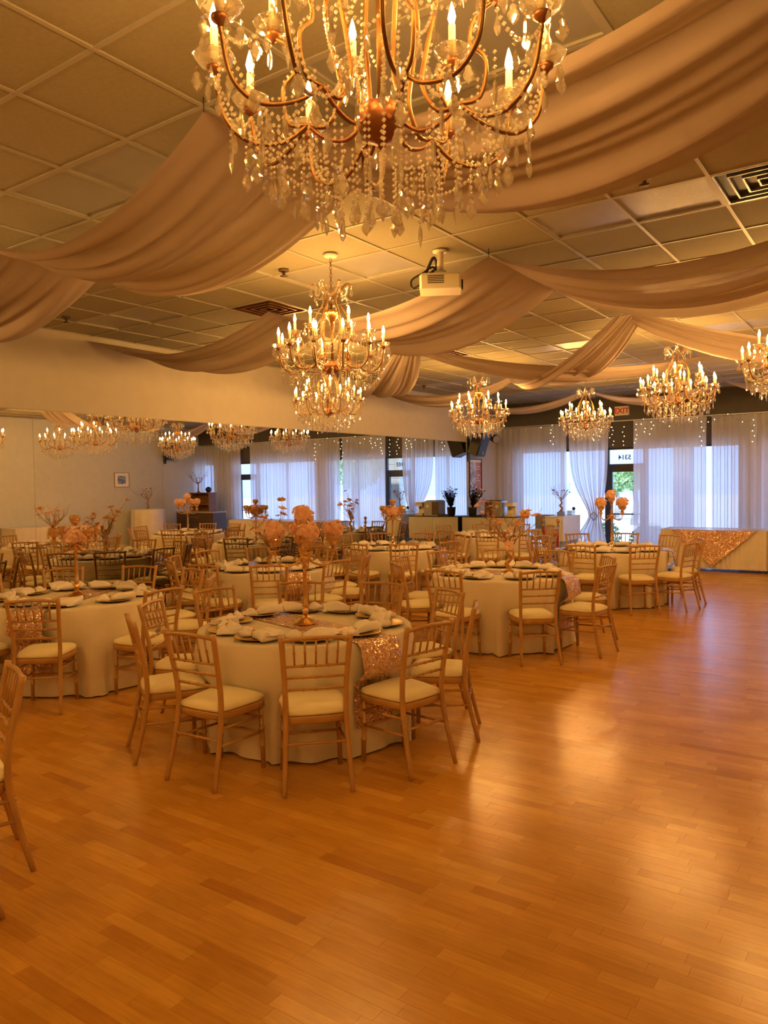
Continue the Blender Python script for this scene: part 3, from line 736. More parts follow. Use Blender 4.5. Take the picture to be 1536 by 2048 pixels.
# ------------------------------------------------------------------ table wares
def make_napkin(seed):
    rr = random.Random(seed); p = [rr.random() * 6.28 for _ in range(6)]; fan = rr.uniform(.9, 1.25); lift = rr.uniform(.3, 1.)
    m = MB(); nu, nv = 22, 20; vs = []
    for i in range(nu + 1):
        u = -1 + 2 * i / nu; q = -.28
        if u < q: s = (q - u) / (1 + q); w = .012 + .046 * math.sin(min(1, s * 1.02) * PI * .92) ** .7; h = .012 + .024 * math.sin(s * PI * .95)
        else: s = (u - q) / (1 - q); w = .012 + .082 * fan * s ** .8; h = .012 + .040 * math.sin(min(1, s * 1.3) * PI * .62) * (1 - .45 * s)
        for j in range(nv):
            a = 2 * PI * j / nv; c, sn = math.cos(a), math.sin(a)
            rip = 1 + .26 * math.sin(5 * a + p[0] + u) + .18 * math.sin(9 * a + p[1] + 2 * u)
            z = (h * max(0, sn) ** .8 * rip + (.010 * math.sin(6 * c + p[2]) + .05 * lift * max(0, c * math.cos(p[3])) * s * s) * (u > q and sn > 0)) if sn > 0 else 0
            x = u * .155 + (.035 * s * s * (1 - abs(c)) * (u > q)) + .012 * math.sin(3 * a + p[4]) * s
            vs.append((x, w * c * (1 + .08 * math.sin(4 * u + p[5])), .004 + max(0, z)))
    fs = [(i * nv + j, i * nv + (j + 1) % nv, (i + 1) * nv + (j + 1) % nv, (i + 1) * nv + j) for i in range(nu) for j in range(nv)]
    m.add(vs, fs, True); m.f += [tuple(range(nv))[::-1], tuple(nu * nv + j for j in range(nv))]; m.sm += [True, True]
    return m.mesh('napkin', 'napkin')
NAP = [make_napkin(s) for s in range(5)]
RING = MB().tube([(-.043 + .0, .0165 * math.cos(a), .016 + .0165 * math.sin(a)) for a in [2 * PI * k / 12 for k in range(13)]], .0045, 5, False).mesh('napkin_ring', 'gold')
PLATE = MB().lathe([(0, 0), (.09, 0), (.105, .004), (.150, .016), (.158, .018), (.158, .021), (.148, .020), (.105, .009), (.09, .006), (0, .006)], 32, mod=lambda a, z: 1 + (.018 * abs(math.sin(8 * a)) if z > .015 else 0)).mesh('charger_plate', 'charger')
def make_cloth(seed, press=(), runs=()):
    rr = random.Random(seed); ph = [rr.random() * 6.28 for _ in range(4)]
    m = MB(); n = 120; r = .775; prof = [(.0, .765), (.4, .765), (.72, .765), (.765, .764), (.778, .757), (.784, .74)] + [(None, z) for z in (.66, .55, .42, .28, .14, .05, .012)]
    vs = []
    for (rad, z) in prof:
        for k in range(n):
            a = 2 * PI * k / n
            if rad is None:
                d = (.74 - z) / .73
                fo = math.sin(12 * a + ph[0] + .5 * math.sin(3 * a + ph[3])) * .6 + math.sin(19 * a + ph[1]) * .35 + math.sin(7 * a + ph[2]) * .25
                rr_ = .784 + .055 * d ** .8 + .070 * d ** .6 * fo + (.05 * d ** 4 * math.sin(29 * a + ph[1]))
                for (pa, pr_) in press:
                    da = abs((a - pa + PI) % (2 * PI) - PI)
                    if da < .36 and z < .55:
                        lim = pr_ - (.228 if z > .36 else .188) + max(0, da - .26) * 1.5
                        rr_ = min(rr_, lim - .030 * d * (1 - fo))
                for (pa, lm) in runs:
                    da = abs((a - pa + PI) % (2 * PI) - PI)
                    if da < .34: rr_ = min(rr_, (lm - .010 if z < .60 else .84) / math.cos(da) + max(0, da - .25))
            else: rr_ = rad
            vs.append((rr_ * math.cos(a), rr_ * math.sin(a), z))
    M = len(prof)
    fs = [(i * n + k, i * n + (k + 1) % n, (i + 1) * n + (k + 1) % n, (i + 1) * n + k) for i in range(1, M - 1) for k in range(n)]
    fs = [f[::-1] for f in fs]; fs += [(0, n + k, n + (k + 1) % n) for k in range(n)]
    m.add(vs, fs, True); return m.mesh('tablecloth', 'cloth')
TOPM = MB().lathe([(0, .730), (.755, .730), (.762, .737), (.762, .752), (.755, .758), (0, .758)], 48).mesh('tabletop', 'brown_wood')
LEGM = [MB().tube([(sx * .42, sy * .3, .0), (sx * .40, sy * .3, .73)], .016, 8).mesh('leg', 'steel') for sx in (-1, 1) for sy in (-1, 1)]
def make_runner(lims=(9, 9)):
    m = MB(); hw = .165; P = []
    s = [(-.905, .20), (-.895, .34), (-.885, .50), (-.862, .66), (-.835, .745), (-.80, .770)]
    prof = s + [(x, .7695) for x in (-.6, -.3, 0, .3, .6)] + [(-x, z) for x, z in s[::-1]]
    def fn(u, v):
        i = u * (len(prof) - 1); k = min(int(i), len(prof) - 2); t = i - k
        x = prof[k][0] * (1 - t) + prof[k + 1][0] * t; z = prof[k][1] * (1 - t) + prof[k + 1][1] * t
        y = (2 * v - 1) * hw; side = lims[0] if x > 0 else lims[1]
        if abs(x) > .79:
            x += math.copysign(.012 * math.sin(9 * v + 4 * z), x) + math.copysign(.012, x); x -= math.copysign(.045 * (2 * v - 1) ** 2 * min(1, (.78 - z) * 6 + .35) * .4, x)
            if z < .58: x = math.copysign(min(abs(x), side - .02 * max(0, .38 - z) * 0), x)
        return (x, y, z + .0008)
    return MB().grid(fn, (len(prof) - 1) * 2, 14).mesh('sequin_runner', 'sequin')

def flower_ball(r, seed, m='petal'):
    rr = random.Random(seed); b = MB(); b.ball((0, 0, 0), r * .72, 8, 5)
    for k in range(70):
        z = rr.uniform(-.55, 1); a = rr.random() * 6.28; q = math.sqrt(max(0, 1 - z * z)); n = Vector((q * math.cos(a), q * math.sin(a), z * .8)).normalized()
        t = n.cross(Vector((0, 0, 1)) if abs(n.z) < .9 else Vector((1, 0, 0))).normalized(); w = n.cross(t); s = r * rr.uniform(.28, .42); c = n * r * rr.uniform(.72, .98)
        th = rr.random() * 6; t, w = t * math.cos(th) + w * math.sin(th), w * math.cos(th) - t * math.sin(th)
        b.add([c - t * s * .3 - w * s * .2, c + t * s * .8 - w * s * .6 + n * s * .35, c + t * s * 1.0 + w * s * .3 + n * s * .55, c + t * s * .2 + w * s * .9 + n * s * .4, c - t * s * .5 + w * s * .5 + n * s * .15], [(0, 1, 2, 3, 4)], True)
    return b.mesh('flower_ball', m)
FB = [flower_ball(.076, s) for s in range(3)]; FBW = flower_ball(.095, 9)
VOT = MB().lathe([(.012, .0), (.030, .010), (.050, .038), (.054, .060), (.047, .085), (.043, .090), (.045, .060), (.028, .016), (.010, .006)], 18, smooth=False)
VOTM = VOT.mesh('votive_globe', 'votive')
def candelabra(kind, loc, rz, label):
    t = thing('candelabra', label, 'candelabra', loc, rz, 'gold candelabra centrepieces')
    MB().lathe([(0, 0), (.085, 0), (.088, .008), (.07, .016), (.058, .024), (.030, .045), (.018, .062), (.0, .064)], 8, smooth=False).build('base', 'gold', t)
    MB().lathe([(.012, .06), (.020, .075), (.026, .09), (.020, .105), (.012, .115), (.022, .13), (.024, .145), (.019, .16), (.017, .22), (.014, .34), (.012, .405), (.020, .415), (.013, .43), (.022, .445), (.030, .47), (.034, .49), (.026, .51), (.016, .53), (.024, .545), (.018, .56), (.013, .59), (.010, .63), (.022, .645), (.012, .655), (.018, .672), (.034, .676), (.034, .68), (0, .682)], 14).build('stem', 'gold', t)
    tops = [(0, 0, .682)]
    for k in range(4):
        a = PI / 2 * k + .35
        MB().tube(bez([pol(.02, a, .49), pol(.07, a, .445), pol(.15, a, .43), pol(.20, a, .46), pol(.215, a, .51)], 5), [.009 - .0002 * i for i in range(21)], 7).build('arm', 'gold', t)
        MB().tube(bez([pol(.03, a, .47), pol(.06, a, .50), pol(.085, a, .485), pol(.07, a, .465)], 4), .004, 5).build('scroll', 'gold', t)
        MB().lathe([(0, .505), (.012, .51), (.018, .525), (.012, .535), (.036, .545), (.037, .549), (.012, .552), (.016, .57), (0, .572)], 12, pol(.215, a, 0)).build('drip_cup', 'gold', t)
        g = MB()
        for b in range(6):
            for q in range(3): g.octa(pol(.034, b * PI / 3, .535 - .020 * q - .005), .006)
        g.v = [(p[0] + .215 * math.cos(a), p[1] + .215 * math.sin(a), p[2]) for p in g.v]
        stuff(g.build('crystal_drops', 'crystal', t)); tops.append(pol(.215, a, .570))
    for i, p in enumerate(tops):
        link('votive_globe', VOTM, t, p)
        if kind == 'flowers': link('flower_ball', FB[i % 3], t, (p[0], p[1], p[2] + .115))
    if kind == 'globes':
        for k in range(3):
            a = k * 2.1 + 3.9; link('flower_ball', FBW, t, pol(.055, a, .56))
    return t
def blossom(r, m, seed):
    rr = random.Random(seed); b = MB(); b.ball((0, 0, .004), r * .22, 6, 4)
    for ring, (n, s, up) in enumerate(((7, 1., .18), (5, .68, .45))):
        for k in range(n):
            a = 2 * PI * k / n + ring * .4; c, sn = math.cos(a), math.sin(a); w = r * s * .42; L = r * s
            b.add([(0, 0, .001), (c * L * .55 - sn * w, sn * L * .55 + c * w, L * up * .6), (c * L, sn * L, L * up * rr.uniform(.6, 1.5)), (c * L * .55 + sn * w, sn * L * .55 - c * w, L * up * .6)], [(0, 1, 2, 3)], True)
    return b.mesh('blossom', m)
BL = {'petal': [blossom(.070, 'petal', 1), blossom(.046, 'petal', 2)], 'petal_pink': [blossom(.044, 'petal_pink', 3)], 'petal_cream': [blossom(.052, 'petal_cream', 4), blossom(.068, 'petal_cream', 6)], 'petal_dark': [blossom(.026, 'petal_dark', 5)]}
def flower_tree(loc, label, seed, h=.72, cols=('petal', 'petal_pink', 'petal_cream', 'petal'), trunk='branch_gold', twig='branch', nf=20, spread=1., group='flower trees'):
    rr = random.Random(seed)
    t = thing('flower_tree', label, 'flower tree', loc, rr.random() * 6, group)
    s = h / .72
    MB().lathe([(0, 0), (.062 * s, 0), (.058 * s, .010), (.036 * s, .022), (.026 * s, .05 * s), (.02, .056 * s)], 12, mod=lambda a, z: 1 + .18 * math.sin(3 * a + 1) + .08 * math.sin(7 * a)).build('base', trunk, t)
    tp = [(0, 0, .03 * s), (.030 * s, .008, .09 * s), (-.018 * s, -.012, .155 * s), (.022 * s, .010, .22 * s), (.0, .0, .29 * s), (.006, 0, .36 * s)]
    tr = bez(tp, 4); MB().tube(tr, [(.028 - .014 * i / len(tr)) * s for i in range(len(tr))], 8).build('trunk', trunk, t)
    tips = []
    def grow(p, d, L, r, lvl, m):
        n = 4; pts = [Vector(p)]; d = Vector(d)
        for k in range(n):
            d = (d + Vector((rr.uniform(-.25, .25), rr.uniform(-.25, .25), rr.uniform(-.08, .22)))).normalized(); pts.append(pts[-1] + d * L / n)
            if lvl < 2 and rr.random() < .62:
                q = (d + Vector((rr.uniform(-.9, .9), rr.uniform(-.9, .9), rr.uniform(-.1, .7)))).normalized(); grow(pts[-1], q, L * rr.uniform(.4, .62), r * .6, lvl + 1, m)
        m.tube(pts, [max(.0016, r * (1 - .65 * k / n)) for k in range(n + 1)], 5); tips.append((pts[-1], d))
    for k in range(9):
        a = 2 * PI * k / 9 + rr.uniform(-.3, .3); z = (.25 + .11 * rr.random()) * s; m = MB(); el = rr.uniform(.25, 1.3)
        grow((0, 0, z), (math.cos(a) * spread, math.sin(a) * spread, el), rr.uniform(.26, .40) * s, .0068 * s, 0, m)
        m.build('branch', twig, t)
    rr.shuffle(tips)
    if nf > 12: tips = [(Vector((.05 * math.cos(q), .05 * math.sin(q), z * s)), Vector((math.cos(q), math.sin(q), .1))) for q, z in ((rr.random() * 6, .30), (rr.random() * 6, .42), (rr.random() * 6, .36))] + tips
    for k, (p, d) in enumerate(tips[:nf]):
        c = cols[k % len(cols)]; me = rr.choice(BL[c]); o = link('blossom', me, t, p)
        o.rotation_euler = Vector((d.x, d.y, d.z + .3)).to_track_quat('Z', 'Y').to_euler()
    return t

TB = [  # centre, chair angles, runner angle, name, centrepiece
    ((-3.66, 4.22), [-83, -47, -11, 26, 61, 97, 133, 169, 205, 241], -14, 'nearest round table', 'c'),
    ((-6.50, 4.20), [-88, -48, 0, 40, 78, 116, 154, 194, 234], -62, 'round table at the left edge', 'g'),
    ((-6.60, 6.95), [-84, -47, -8, 28, 65, 102, 139, 176, 212, 242], -25, 'flower tree table along the mirror', 't'),
    ((-3.78, 7.74), [-92, -46, -4, 40, 80, 118, 154, 190, 228], -3, 'flower tree table by the dance floor', 't'),
    ((-6.78, 9.98), [-118, -83, -48, -12, 25, 62, 98, 134, 170, 206], 10, 'globe candelabra table by the mirror end', 'g'),
    ((-3.62, 11.10), [-90, -52, -16, 24, 62, 98, 134, 170, 206, 236], 18, 'table in front of the glass door', 'c'),
    ((-6.60, 13.05), [-104, -66, -28, 10, 48, 86, 124, 166, 210], 20, 'table in front of the bar counter', 't')]
SLOT = ['front', 'front right', 'right front', 'right', 'right rear', 'rear right', 'rear', 'rear left', 'left rear', 'left', 'left front', 'front left']
def slots(c, angs):
    """name each seat by where it lies round the table as seen from the camera"""
    view = math.degrees(math.atan2(-c[1], -c[0])); free = list(range(12)); res = {}
    for a in sorted(angs, key=lambda a: (a - view) % 360):
        d = ((a - view) % 360) / 30
        k = min(free, key=lambda f: min(abs(f - d), 12 - abs(f - d))); free.remove(k); res[a] = SLOT[k]
    return res
for ti, (c, angs, run, nm, cp) in enumerate(TB):
    cx, cy_ = c
    t = thing('round_table', 'round folding table under the cream cloth, ' + nm, 'table', (cx, cy_, 0), 0, 'round tables under cloths')
    link('tabletop', TOPM, t)
    for m in LEGM: link('leg', m, t)
    sl = slots(c, angs); rr = random.Random(100 + ti); rad = {a: .965 + rr.uniform(-.015, .03) for a in angs}
    def lim(d):
        near = [rad[a] - .216 for a in angs if abs((a - d + 180) % 360 - 180) < 25]
        return min(near + [.93])
    tag(link('sequin_runner', make_runner((lim(run), lim(run + 180))), None, (cx, cy_, .0), (0, 0, math.radians(run))), 'rose gold sequin runner across the ' + nm, 'table runner', 'sequin table runners')
    tag(link('tablecloth', make_cloth(ti, [(math.radians(a), rad[a]) for a in angs], [(math.radians(run), lim(run)), (math.radians(run + 180), lim(run + 180))]), None, (cx, cy_, 0)), 'cream floor length cloth on the ' + nm, 'tablecloth', 'cream round tablecloths')
    for a in angs:
        th = math.radians(a); r_ = rad[a]; s = sl[a]
        rz = th + PI / 2 + rr.uniform(-.07, .07)
        place_chair(cx + r_ * math.cos(th), cy_ + r_ * math.sin(th), rz, 'gold chiavari chair at the %s of the %s' % (s, nm))
        px, py_ = cx + .575 * math.cos(th), cy_ + .575 * math.sin(th); zt = .7715
        p = tag(link('charger_plate', PLATE, None, (px, py_, zt), (0, 0, rr.random())), 'gold charger plate at the %s of the %s' % (s, nm), 'plate', 'gold charger plates')
        n = tag(link('napkin', NAP[rr.randrange(5)], None, (px, py_, zt + .0062), (0, 0, th + PI / 2 + rr.choice((0, 0, PI)) + rr.uniform(-.35, .35))), 'folded napkin at the %s of the %s' % (s, nm), 'napkin', 'folded napkins on charger plates')
        n.scale = (1.0, 1.05, 1.35); link('napkin_ring', RING, n)
    zc = .7725
    if cp == 'c': candelabra('flowers', (cx, cy_, zc), .5 + ti, 'gold candelabra with five peach flower balls, ' + nm)
    elif cp == 'g': candelabra('globes', (cx, cy_, zc), .2 + ti, 'gold candelabra with glass globes, ' + nm)
    else: flower_tree((cx + (.0 if ti != 3 else .04), cy_ + (.0 if ti != 3 else .12), zc), 'gold branch tree with peach blossoms, ' + nm, 7 + ti)
place_chair(-3.66, 1.71, math.radians(160) , 'gold chiavari chair in the left foreground, seen from behind')
place_chair(-3.15, 1.27, math.radians(138), 'gold chiavari chair at the lower left corner, mostly cut off')

# ------------------------------------------------------------------ projector
def projector():
    p = thing('projector', 'white ceiling projector with black cables beside the swag hook', 'projector', (-3.12, 5.33, 3.335), math.radians(30))
    MB().tube([(0, 0, .328), (0, 0, .16)], .028, 12).build('mount_pole', 'projector_white', p)
    MB().lathe([(0, .313), (.06, .316), (.06, .328), (0, .328)], 16).build('ceiling_plate', 'projector_white', p)
    MB().bbox((-.05, -.05, .125), (.05, .05, .16), .008).build('bracket', 'steel', p)
    b = MB().bbox((-.165, -.125, 0), (.165, .125, .125), .018).build('body', 'projector_white', p)
    for k in range(5): MB().box((-.10, -.1265, .040 + k * .014), (.03, -.1245, .047 + k * .014)).build('vent_slot', 'vent_dark', b)
    MB().tube([(.155, .03, .062), (.182, .03, .062)], .04, 14).build('lens', 'black_plastic', p)
    MB().box((.1655, -.08, .05), (.167, -.035, .10)).build('front_window', 'black_plastic', p)
    MB().tube(bez([(-.16, -.05, .05), (-.22, -.06, .02), (-.23, -.04, .09), (-.14, -.02, .15), (-.06, 0, .20), (-.02, .02, .15)], 5), .009, 6).build('cable', 'black_plastic', p)
    MB().tube(bez([(-.12, .02, .14), (-.09, .0, .21), (-.05, -.02, .27), (-.03, .02, .20), (-.09, .05, .16)], 5), .012, 6).build('cable', 'black_plastic', p)
projector()

# ------------------------------------------------------------------ corner by the far end of the mirror
def poster():
    p = thing('framed_poster', 'tall framed poster with pale figure and red panel, far left wall', 'poster', (X0, 15.66, 1.44))
    a, b, h, f = -.30, .30, .89, .018
    for q, w in (((.002, a, 0), (.025, b, f)), ((.002, a, h - f), (.025, b, h)), ((.002, a, f), (.025, a + f, h - f)), ((.002, b - f, f), (.025, b, h - f))): MB().box(q, w).build('frame_bar', 'black_plastic', p)
    MB().box((.003, a + f, f), (.010, a + .34, h - f)).build('print', 'poster_cool', p)
    MB().box((.003, a + .34, f), (.0102, b - f, h - f)).build('red_panel', 'poster_warm', p)
    MB().box((.0105, a + f, h - f - .06), (.0112, b - f, h - f)).box((.0105, a + f, f), (.0112, b - f, f + .03)).build('white_border', 'paper', p)
    for k, (w, z) in enumerate(((.16, .70), (.12, .64), (.17, .50), (.10, .44), (.15, .38))): MB().box((.0105, .06, z), (.0115, .06 + w, z + .018)).build('text_line', 'paper', p)
poster()
def speaker(loc, rz, label, tilt=.25):
    s = thing('wall_speaker', label, 'speaker', loc, rz, 'black wall speakers')
    def ring(z, e): return [(-.17 * e, -.12, z), (.17 * e, -.12, z), (.11, .14, z), (-.11, .14, z)]
    v = [(-.20, -.13, -.27), (.20, -.13, -.27), (.12, .15, -.24), (-.12, .15, -.24), (-.20, -.16, .27), (.20, -.16, .27), (.12, .13, .24), (-.12, .13, .24)]
    MB().add(v, [(3, 2, 1, 0), (4, 5, 6, 7), (0, 1, 5, 4), (1, 2, 6, 5), (2, 3, 7, 6), (3, 0, 4, 7)]).build('cabinet', 'black_plastic', s).rotation_euler = (tilt, 0, 0)
    MB().box((-.175, -.145, -.24), (.175, -.155, .24)).build('grille', 'vent_dark', s).rotation_euler = (tilt, 0, 0)
    MB().box((-.03, -.17, -.20), (.03, -.160, -.15)).build('badge', 'grey_plastic', s).rotation_euler = (tilt, 0, 0)
    MB().tube([(0, .10, .0), (0, .24, 0)], .03, 8).build('arm', 'black_metal', s)
    MB().box((-.05, .24, -.40), (.05, .262, .20)).build('wall_plate', 'black_metal', s)
speaker((X0 + .265, 15.33, 2.66), PI / 2 + .0, 'black loudspeaker on a wall bracket above the poster', .3)
speaker((X1 - .265, 15.6, 2.92), -PI / 2, 'black loudspeaker on the right wall, seen in the mirror', .3)
def par():
    p = thing('stage_light', 'small black round stage light beside the wall speaker', 'stage light', (-7.92, 15.92, 2.80))
    MB().tube([(-.08, .05, .02), (.10, -.10, -.03)], [.085, .10], 14).build('can', 'black_metal', p)
    MB().tube([(.101, -.101, -.031), (.105, -.104, -.032)], .088, 14).build('lens', 'steel', p)
    MB().tube([(-.38, 0, .02), (-.08, .03, .02)], .012, 6).build('arm', 'black_metal', p)
par()
def counter(name, x0, x1, y0, y1, label, h=1.03):
    c = thing(name, label, 'counter', (x0, y0, 0))
    w, d = x1 - x0, y1 - y0
    MB().box((.04, .05, 0), (w - .04, d - .03, .55)).build('base', 'counter_grey', c)
    n = max(1, round(w / .62)); pw = w / n
    for k in range(n): MB().box((k * pw + .002, 0, .50), ((k + 1) * pw - .002, .02, h - .02)).build('front_panel', 'counter_white', c)
    MB().box((0, .02, .50), (.02, d, h - .02)).build('side_panel', 'counter_white', c)
    MB().box((w - .02, .02, .50), (w, d, h - .02)).build('side_panel', 'counter_white', c)
    MB().bbox((-.01, -.01, h - .02), (w + .01, d, h), .004).build('top', 'counter_white' if name != 'bar_counter' else 'black_plastic', c)
counter('bar_counter', -8.24, -6.92, 14.90, 15.35, 'long white bar counter with black top near the mirror end')
counter('display_counter', -6.42, -6.02, 15.28, 16.30, 'narrow white counter beside the gathered curtain')
def plant():
    p = thing('dark_plant', 'bushy black artificial plant in a black pot by the mirror end', 'plant', (-8.02, 14.99, 1.031))
    rr = random.Random(4)
    MB().lathe([(0, 0), (.07, 0), (.085, .04), (.10, .18), (.105, .20), (.095, .20), (.085, .17), (0, .17)], 14).build('pot', 'black_plastic', p)
    for k in range(40):
        a = rr.random() * 6.28; L = rr.uniform(.28, .50); s = rr.uniform(.1, .75)
        m = MB(); pts = [Vector((0, 0, .17))]
        for q in range(5):
            pts.append(pts[-1] + Vector((max(-.06, math.cos(a)) * s if math.cos(a) < 0 else math.cos(a) * s, math.sin(a) * s, 1)).normalized() * L / 5)
        m.tube(pts, [.006, .006, .005, .004, .003, .002], 5)
        for q in range(1, 6):
            for _ in range(4):
                b = rr.random() * 6.28; c = pts[q]; d = Vector((math.cos(b), math.sin(b), rr.uniform(.0, .9))).normalized(); e = d.cross(Vector((0, 0, 1))).normalized() * .014; l = rr.uniform(.04, .085)
                m.add([c, c + d * l * .5 + e, c + d * l, c + d * l * .5 - e], [(0, 1, 2, 3)])
        m.build('leafy_stem', 'black_plastic', p)
plant()
def gear():
    g = thing('metal_case', 'grey metal case with a round white badge on the bar counter', 'case', (-7.50, 15.12, 1.031))
    MB().bbox((-.20, -.16, 0), (.20, .16, .34), .012).build('body', 'steel', g)
    MB().box((-.201, -.165, .02), (-.02, -.161, .32)).build('dark_panel', 'dark_wood', g)
    MB().tube([(.10, -.161, .22), (.10, -.166, .22)], .04, 16).build('badge', 'paper', g)
    MB().box((-.18, -.12, .341), (.16, .12, .355)).build('lid', 'black_plastic', g)
    e = thing('drink_machine', 'small white drink machine on the bar counter', 'machine', (-7.14, 15.12, 1.031))
    MB().bbox((-.10, -.13, 0), (.10, .13, .05), .008).build('drip_tray', 'projector_white', e)
    MB().bbox((-.10, .02, .05), (.10, .13, .22), .008).build('column', 'projector_white', e)
    MB().bbox((-.10, -.13, .22), (.10, .13, .31), .012).build('head', 'projector_white', e)
    MB().lathe([(.0, .15), (.02, .15), (.024, .22)], 10, (0, -.06, 0)).build('spout', 'steel', e)
    t = thing('serving_tray', 'flat black serving tray on the bar counter', 'tray', (-7.80, 15.06, 1.031))
    MB().box((-.15, -.12, 0), (.12, .12, .008)).build('plate', 'black_plastic', t)
    for a in ((-.15, -.12, .008), (-.15, .11, .008)): MB().box(a, (.12, a[1] + .01, .03)).build('rim', 'black_plastic', t)
    s = thing('folding_seat', 'grey padded folding seat left of the narrow counter', 'seat', (-6.70, 15.75, 0))
    for x in (-.2, .2):
        for y in (-.2, .2): MB().tube([(x, y, 0), (x * .9, y * .9, .50)], .014, 6).build('leg', 'steel', s)
    MB().bbox((-.24, -.24, .50), (.24, .24, .57), .02).build('seat', 'grey_plastic', s)
    MB().bbox((-.24, .18, .60), (.24, .24, 1.04), .02).build('backrest', 'grey_plastic', s)
    for x in (-.2, .2): MB().tube([(x, .21, .55), (x, .21, .64)], .012, 6).build('back_post', 'steel', s)
    t = thing('storage_bin', 'white lidded plastic bin on the grey seat', 'bin', (-6.70, 15.68, .571))
    MB().add([(-.16, -.11, 0), (.16, -.11, 0), (.16, .11, 0), (-.16, .11, 0), (-.19, -.14, .13), (.19, -.14, .13), (.19, .14, .13), (-.19, .14, .13)], [(3, 2, 1, 0), (4, 5, 6, 7), (0, 1, 5, 4), (1, 2, 6, 5), (2, 3, 7, 6), (3, 0, 4, 7)]).build('tub', 'paper', t)
    MB().bbox((-.2, -.15, .13), (.2, .15, .155), .008).build('lid', 'paper', t)
gear()
def stanchion(x, y, label):
    s = thing('stanchion_post', label, 'stanchion', (x, y, 0), 0, 'brass topped stanchion posts')
    MB().lathe([(0, 0), (.15, 0), (.15, .012), (.05, .03), (.024, .05), (0, .05)], 20).build('base', 'gold', s)
    MB().tube([(0, 0, .04), (0, 0, .90)], .022, 12).build('post', 'gold', s)
    MB().lathe([(.022, .84), (.034, .85), (.034, .89), (.022, .90)], 12).build('collar', 'steel', s)
    MB().lathe([(.018, .90), (.03, .905), (.015, .925), (.038, .955), (.042, .975), (.034, 1.0), (0, 1.012)], 14).build('finial', 'gold', s)
stanchion(-5.86, 14.62, 'brass stanchion post holding the red rope, nearer the gathered curtain')
stanchion(-6.30, 14.86, 'brass stanchion post behind the chairs, further from the curtain')
r_ = MB().tube(bez([(-5.86, 14.578, .80), (-5.855, 14.575, .50), (-5.87, 14.575, .28), (-5.98, 14.60, .26), (-6.15, 14.70, .50), (-6.27, 14.82, .83)], 5), .022, 8).build('velvet_rope', 'rope_red')
tag(r_, 'red velvet rope hanging between the two stanchion posts', 'rope')
flower_tree((-6.20, 15.62, 1.12), 'bare branch tree with dark buds in a ribbed glass vase', 31, .62, ('petal_dark', 'petal_dark'), 'branch', 'branch', 9, 1., 'dark branch trees')
def vases():
    def vase(x, y, r, h, label):
        v = thing('glass_vase', label, 'vase', (x, y, 1.031))
        MB().lathe([(0, 0), (r, 0), (r * 1.02, h), (r * .94, h), (r * .92, .01), (0, .01)], 16).build('glass', 'vase_glass', v)
        for k in range(3): MB().lathe([(r * 1.02, .015 + k * h * .3), (r * 1.09, .02 + k * h * .3), (r * 1.02, .028 + k * h * .3)], 16).build('ring', 'steel', v)
        return v
    vase(-6.20, 15.62, .085, .088, 'low ribbed glass holder under the dark branch tree')
    vase(-6.12, 15.92, .055, .11, 'small ribbed glass holder on the narrow counter')
    d = thing('votive_cup', 'small glass cup with a dark ball on the narrow counter', 'cup', (-6.10, 16.12, 1.031))
    MB().lathe([(0, 0), (.03, 0), (.045, .10), (.04, .10), (.026, .01), (0, .01)], 14).build('glass', 'vase_glass', d); MB().ball((0, 0, .14), .04, 10, 7).build('ball', 'black_plastic', d)
vases()

# ------------------------------------------------------------------ skirted tables along the walls
def skirted(x0, x1, y0, y1, label, sequin=None, h=.80, front='y-'):
    t = thing('skirted_table', label, 'table', (x0, y0, 0), 0, 'long skirted tables')
    w, d = x1 - x0, y1 - y0
    MB().bbox((.02, .02, h - .035), (w - .02, d - .02, h - .006), .004).build('tabletop', 'brown_wood', t)
    for x in (.1, w - .1):
        for y in (.1, d - .1): MB().tube([(x, y, 0), (x, y, h - .04)], .016, 6).build('leg', 'steel', t)
    per = [(0, 0), (w, 0), (w, d), (0, d)]
    def fn(u, v):
        L = 2 * (w + d); s = u * L
        for k in range(4):
            a, b = per[k], per[(k + 1) % 4]; l = math.hypot(b[0] - a[0], b[1] - a[1])
            if s <= l + 1e-6:
                q = s / l; n = ((b[1] - a[1]) / l, -(b[0] - a[0]) / l); o = .012 + .018 * v ** .5 * math.sin(2 * PI * u * L / .085); e = min(1, min(s, l - s) / .03)
                return (a[0] + (b[0] - a[0]) * q + n[0] * o * e, a[1] + (b[1] - a[1]) * q + n[1] * o * e, h - .004 - v * (h - .06))
            s -= l
        return (0, 0, h)
    MB().grid(fn, int(2 * (w + d) / .0212), 5).build('skirt', 'skirt_cloth', t)
    MB().bbox((-.012, -.012, h - .006), (w + .012, d + .012, h), .003).build('top_cloth', 'skirt_cloth', t)
    return t
skirted(-4.06, -2.16, 15.50, 16.26, 'long white skirted table with the gold sequin overlay by the curtains')
skirted(-2.10, -.25, 15.50, 16.26, 'long white skirted table continuing to the right edge')
skirted(1.92, 2.62, 10.3, 12.8, 'long white skirted table by the right wall, seen in the mirror')
def overlay():
    nu, nv = 26, 26; a, b = (-3.86, 15.46), (-2.32, 15.46)
    def fn(u, v):
        if v < .3: return (-3.86 + 1.54 * u, 16.0 - (16.0 - 15.455) * (v / .3), .8025)
        q = (v - .3) / .7; w = 1 - q; x = -3.09 + (u - .5) * 1.54 * w
        return (x, 15.425 - .012 * math.sin(18 * u + 3 * q) * (1 - q) - .012 * q, .803 - .70 * q - .05 * (1 - q) * (1 - (2 * u - 1) ** 2) * min(1, q * 4))
    tag(MB().grid(fn, nu, nv).build('sequin_overlay', 'sequin'), 'gold sequin cloth hanging in a triangle on the skirted table', 'table overlay')
overlay()

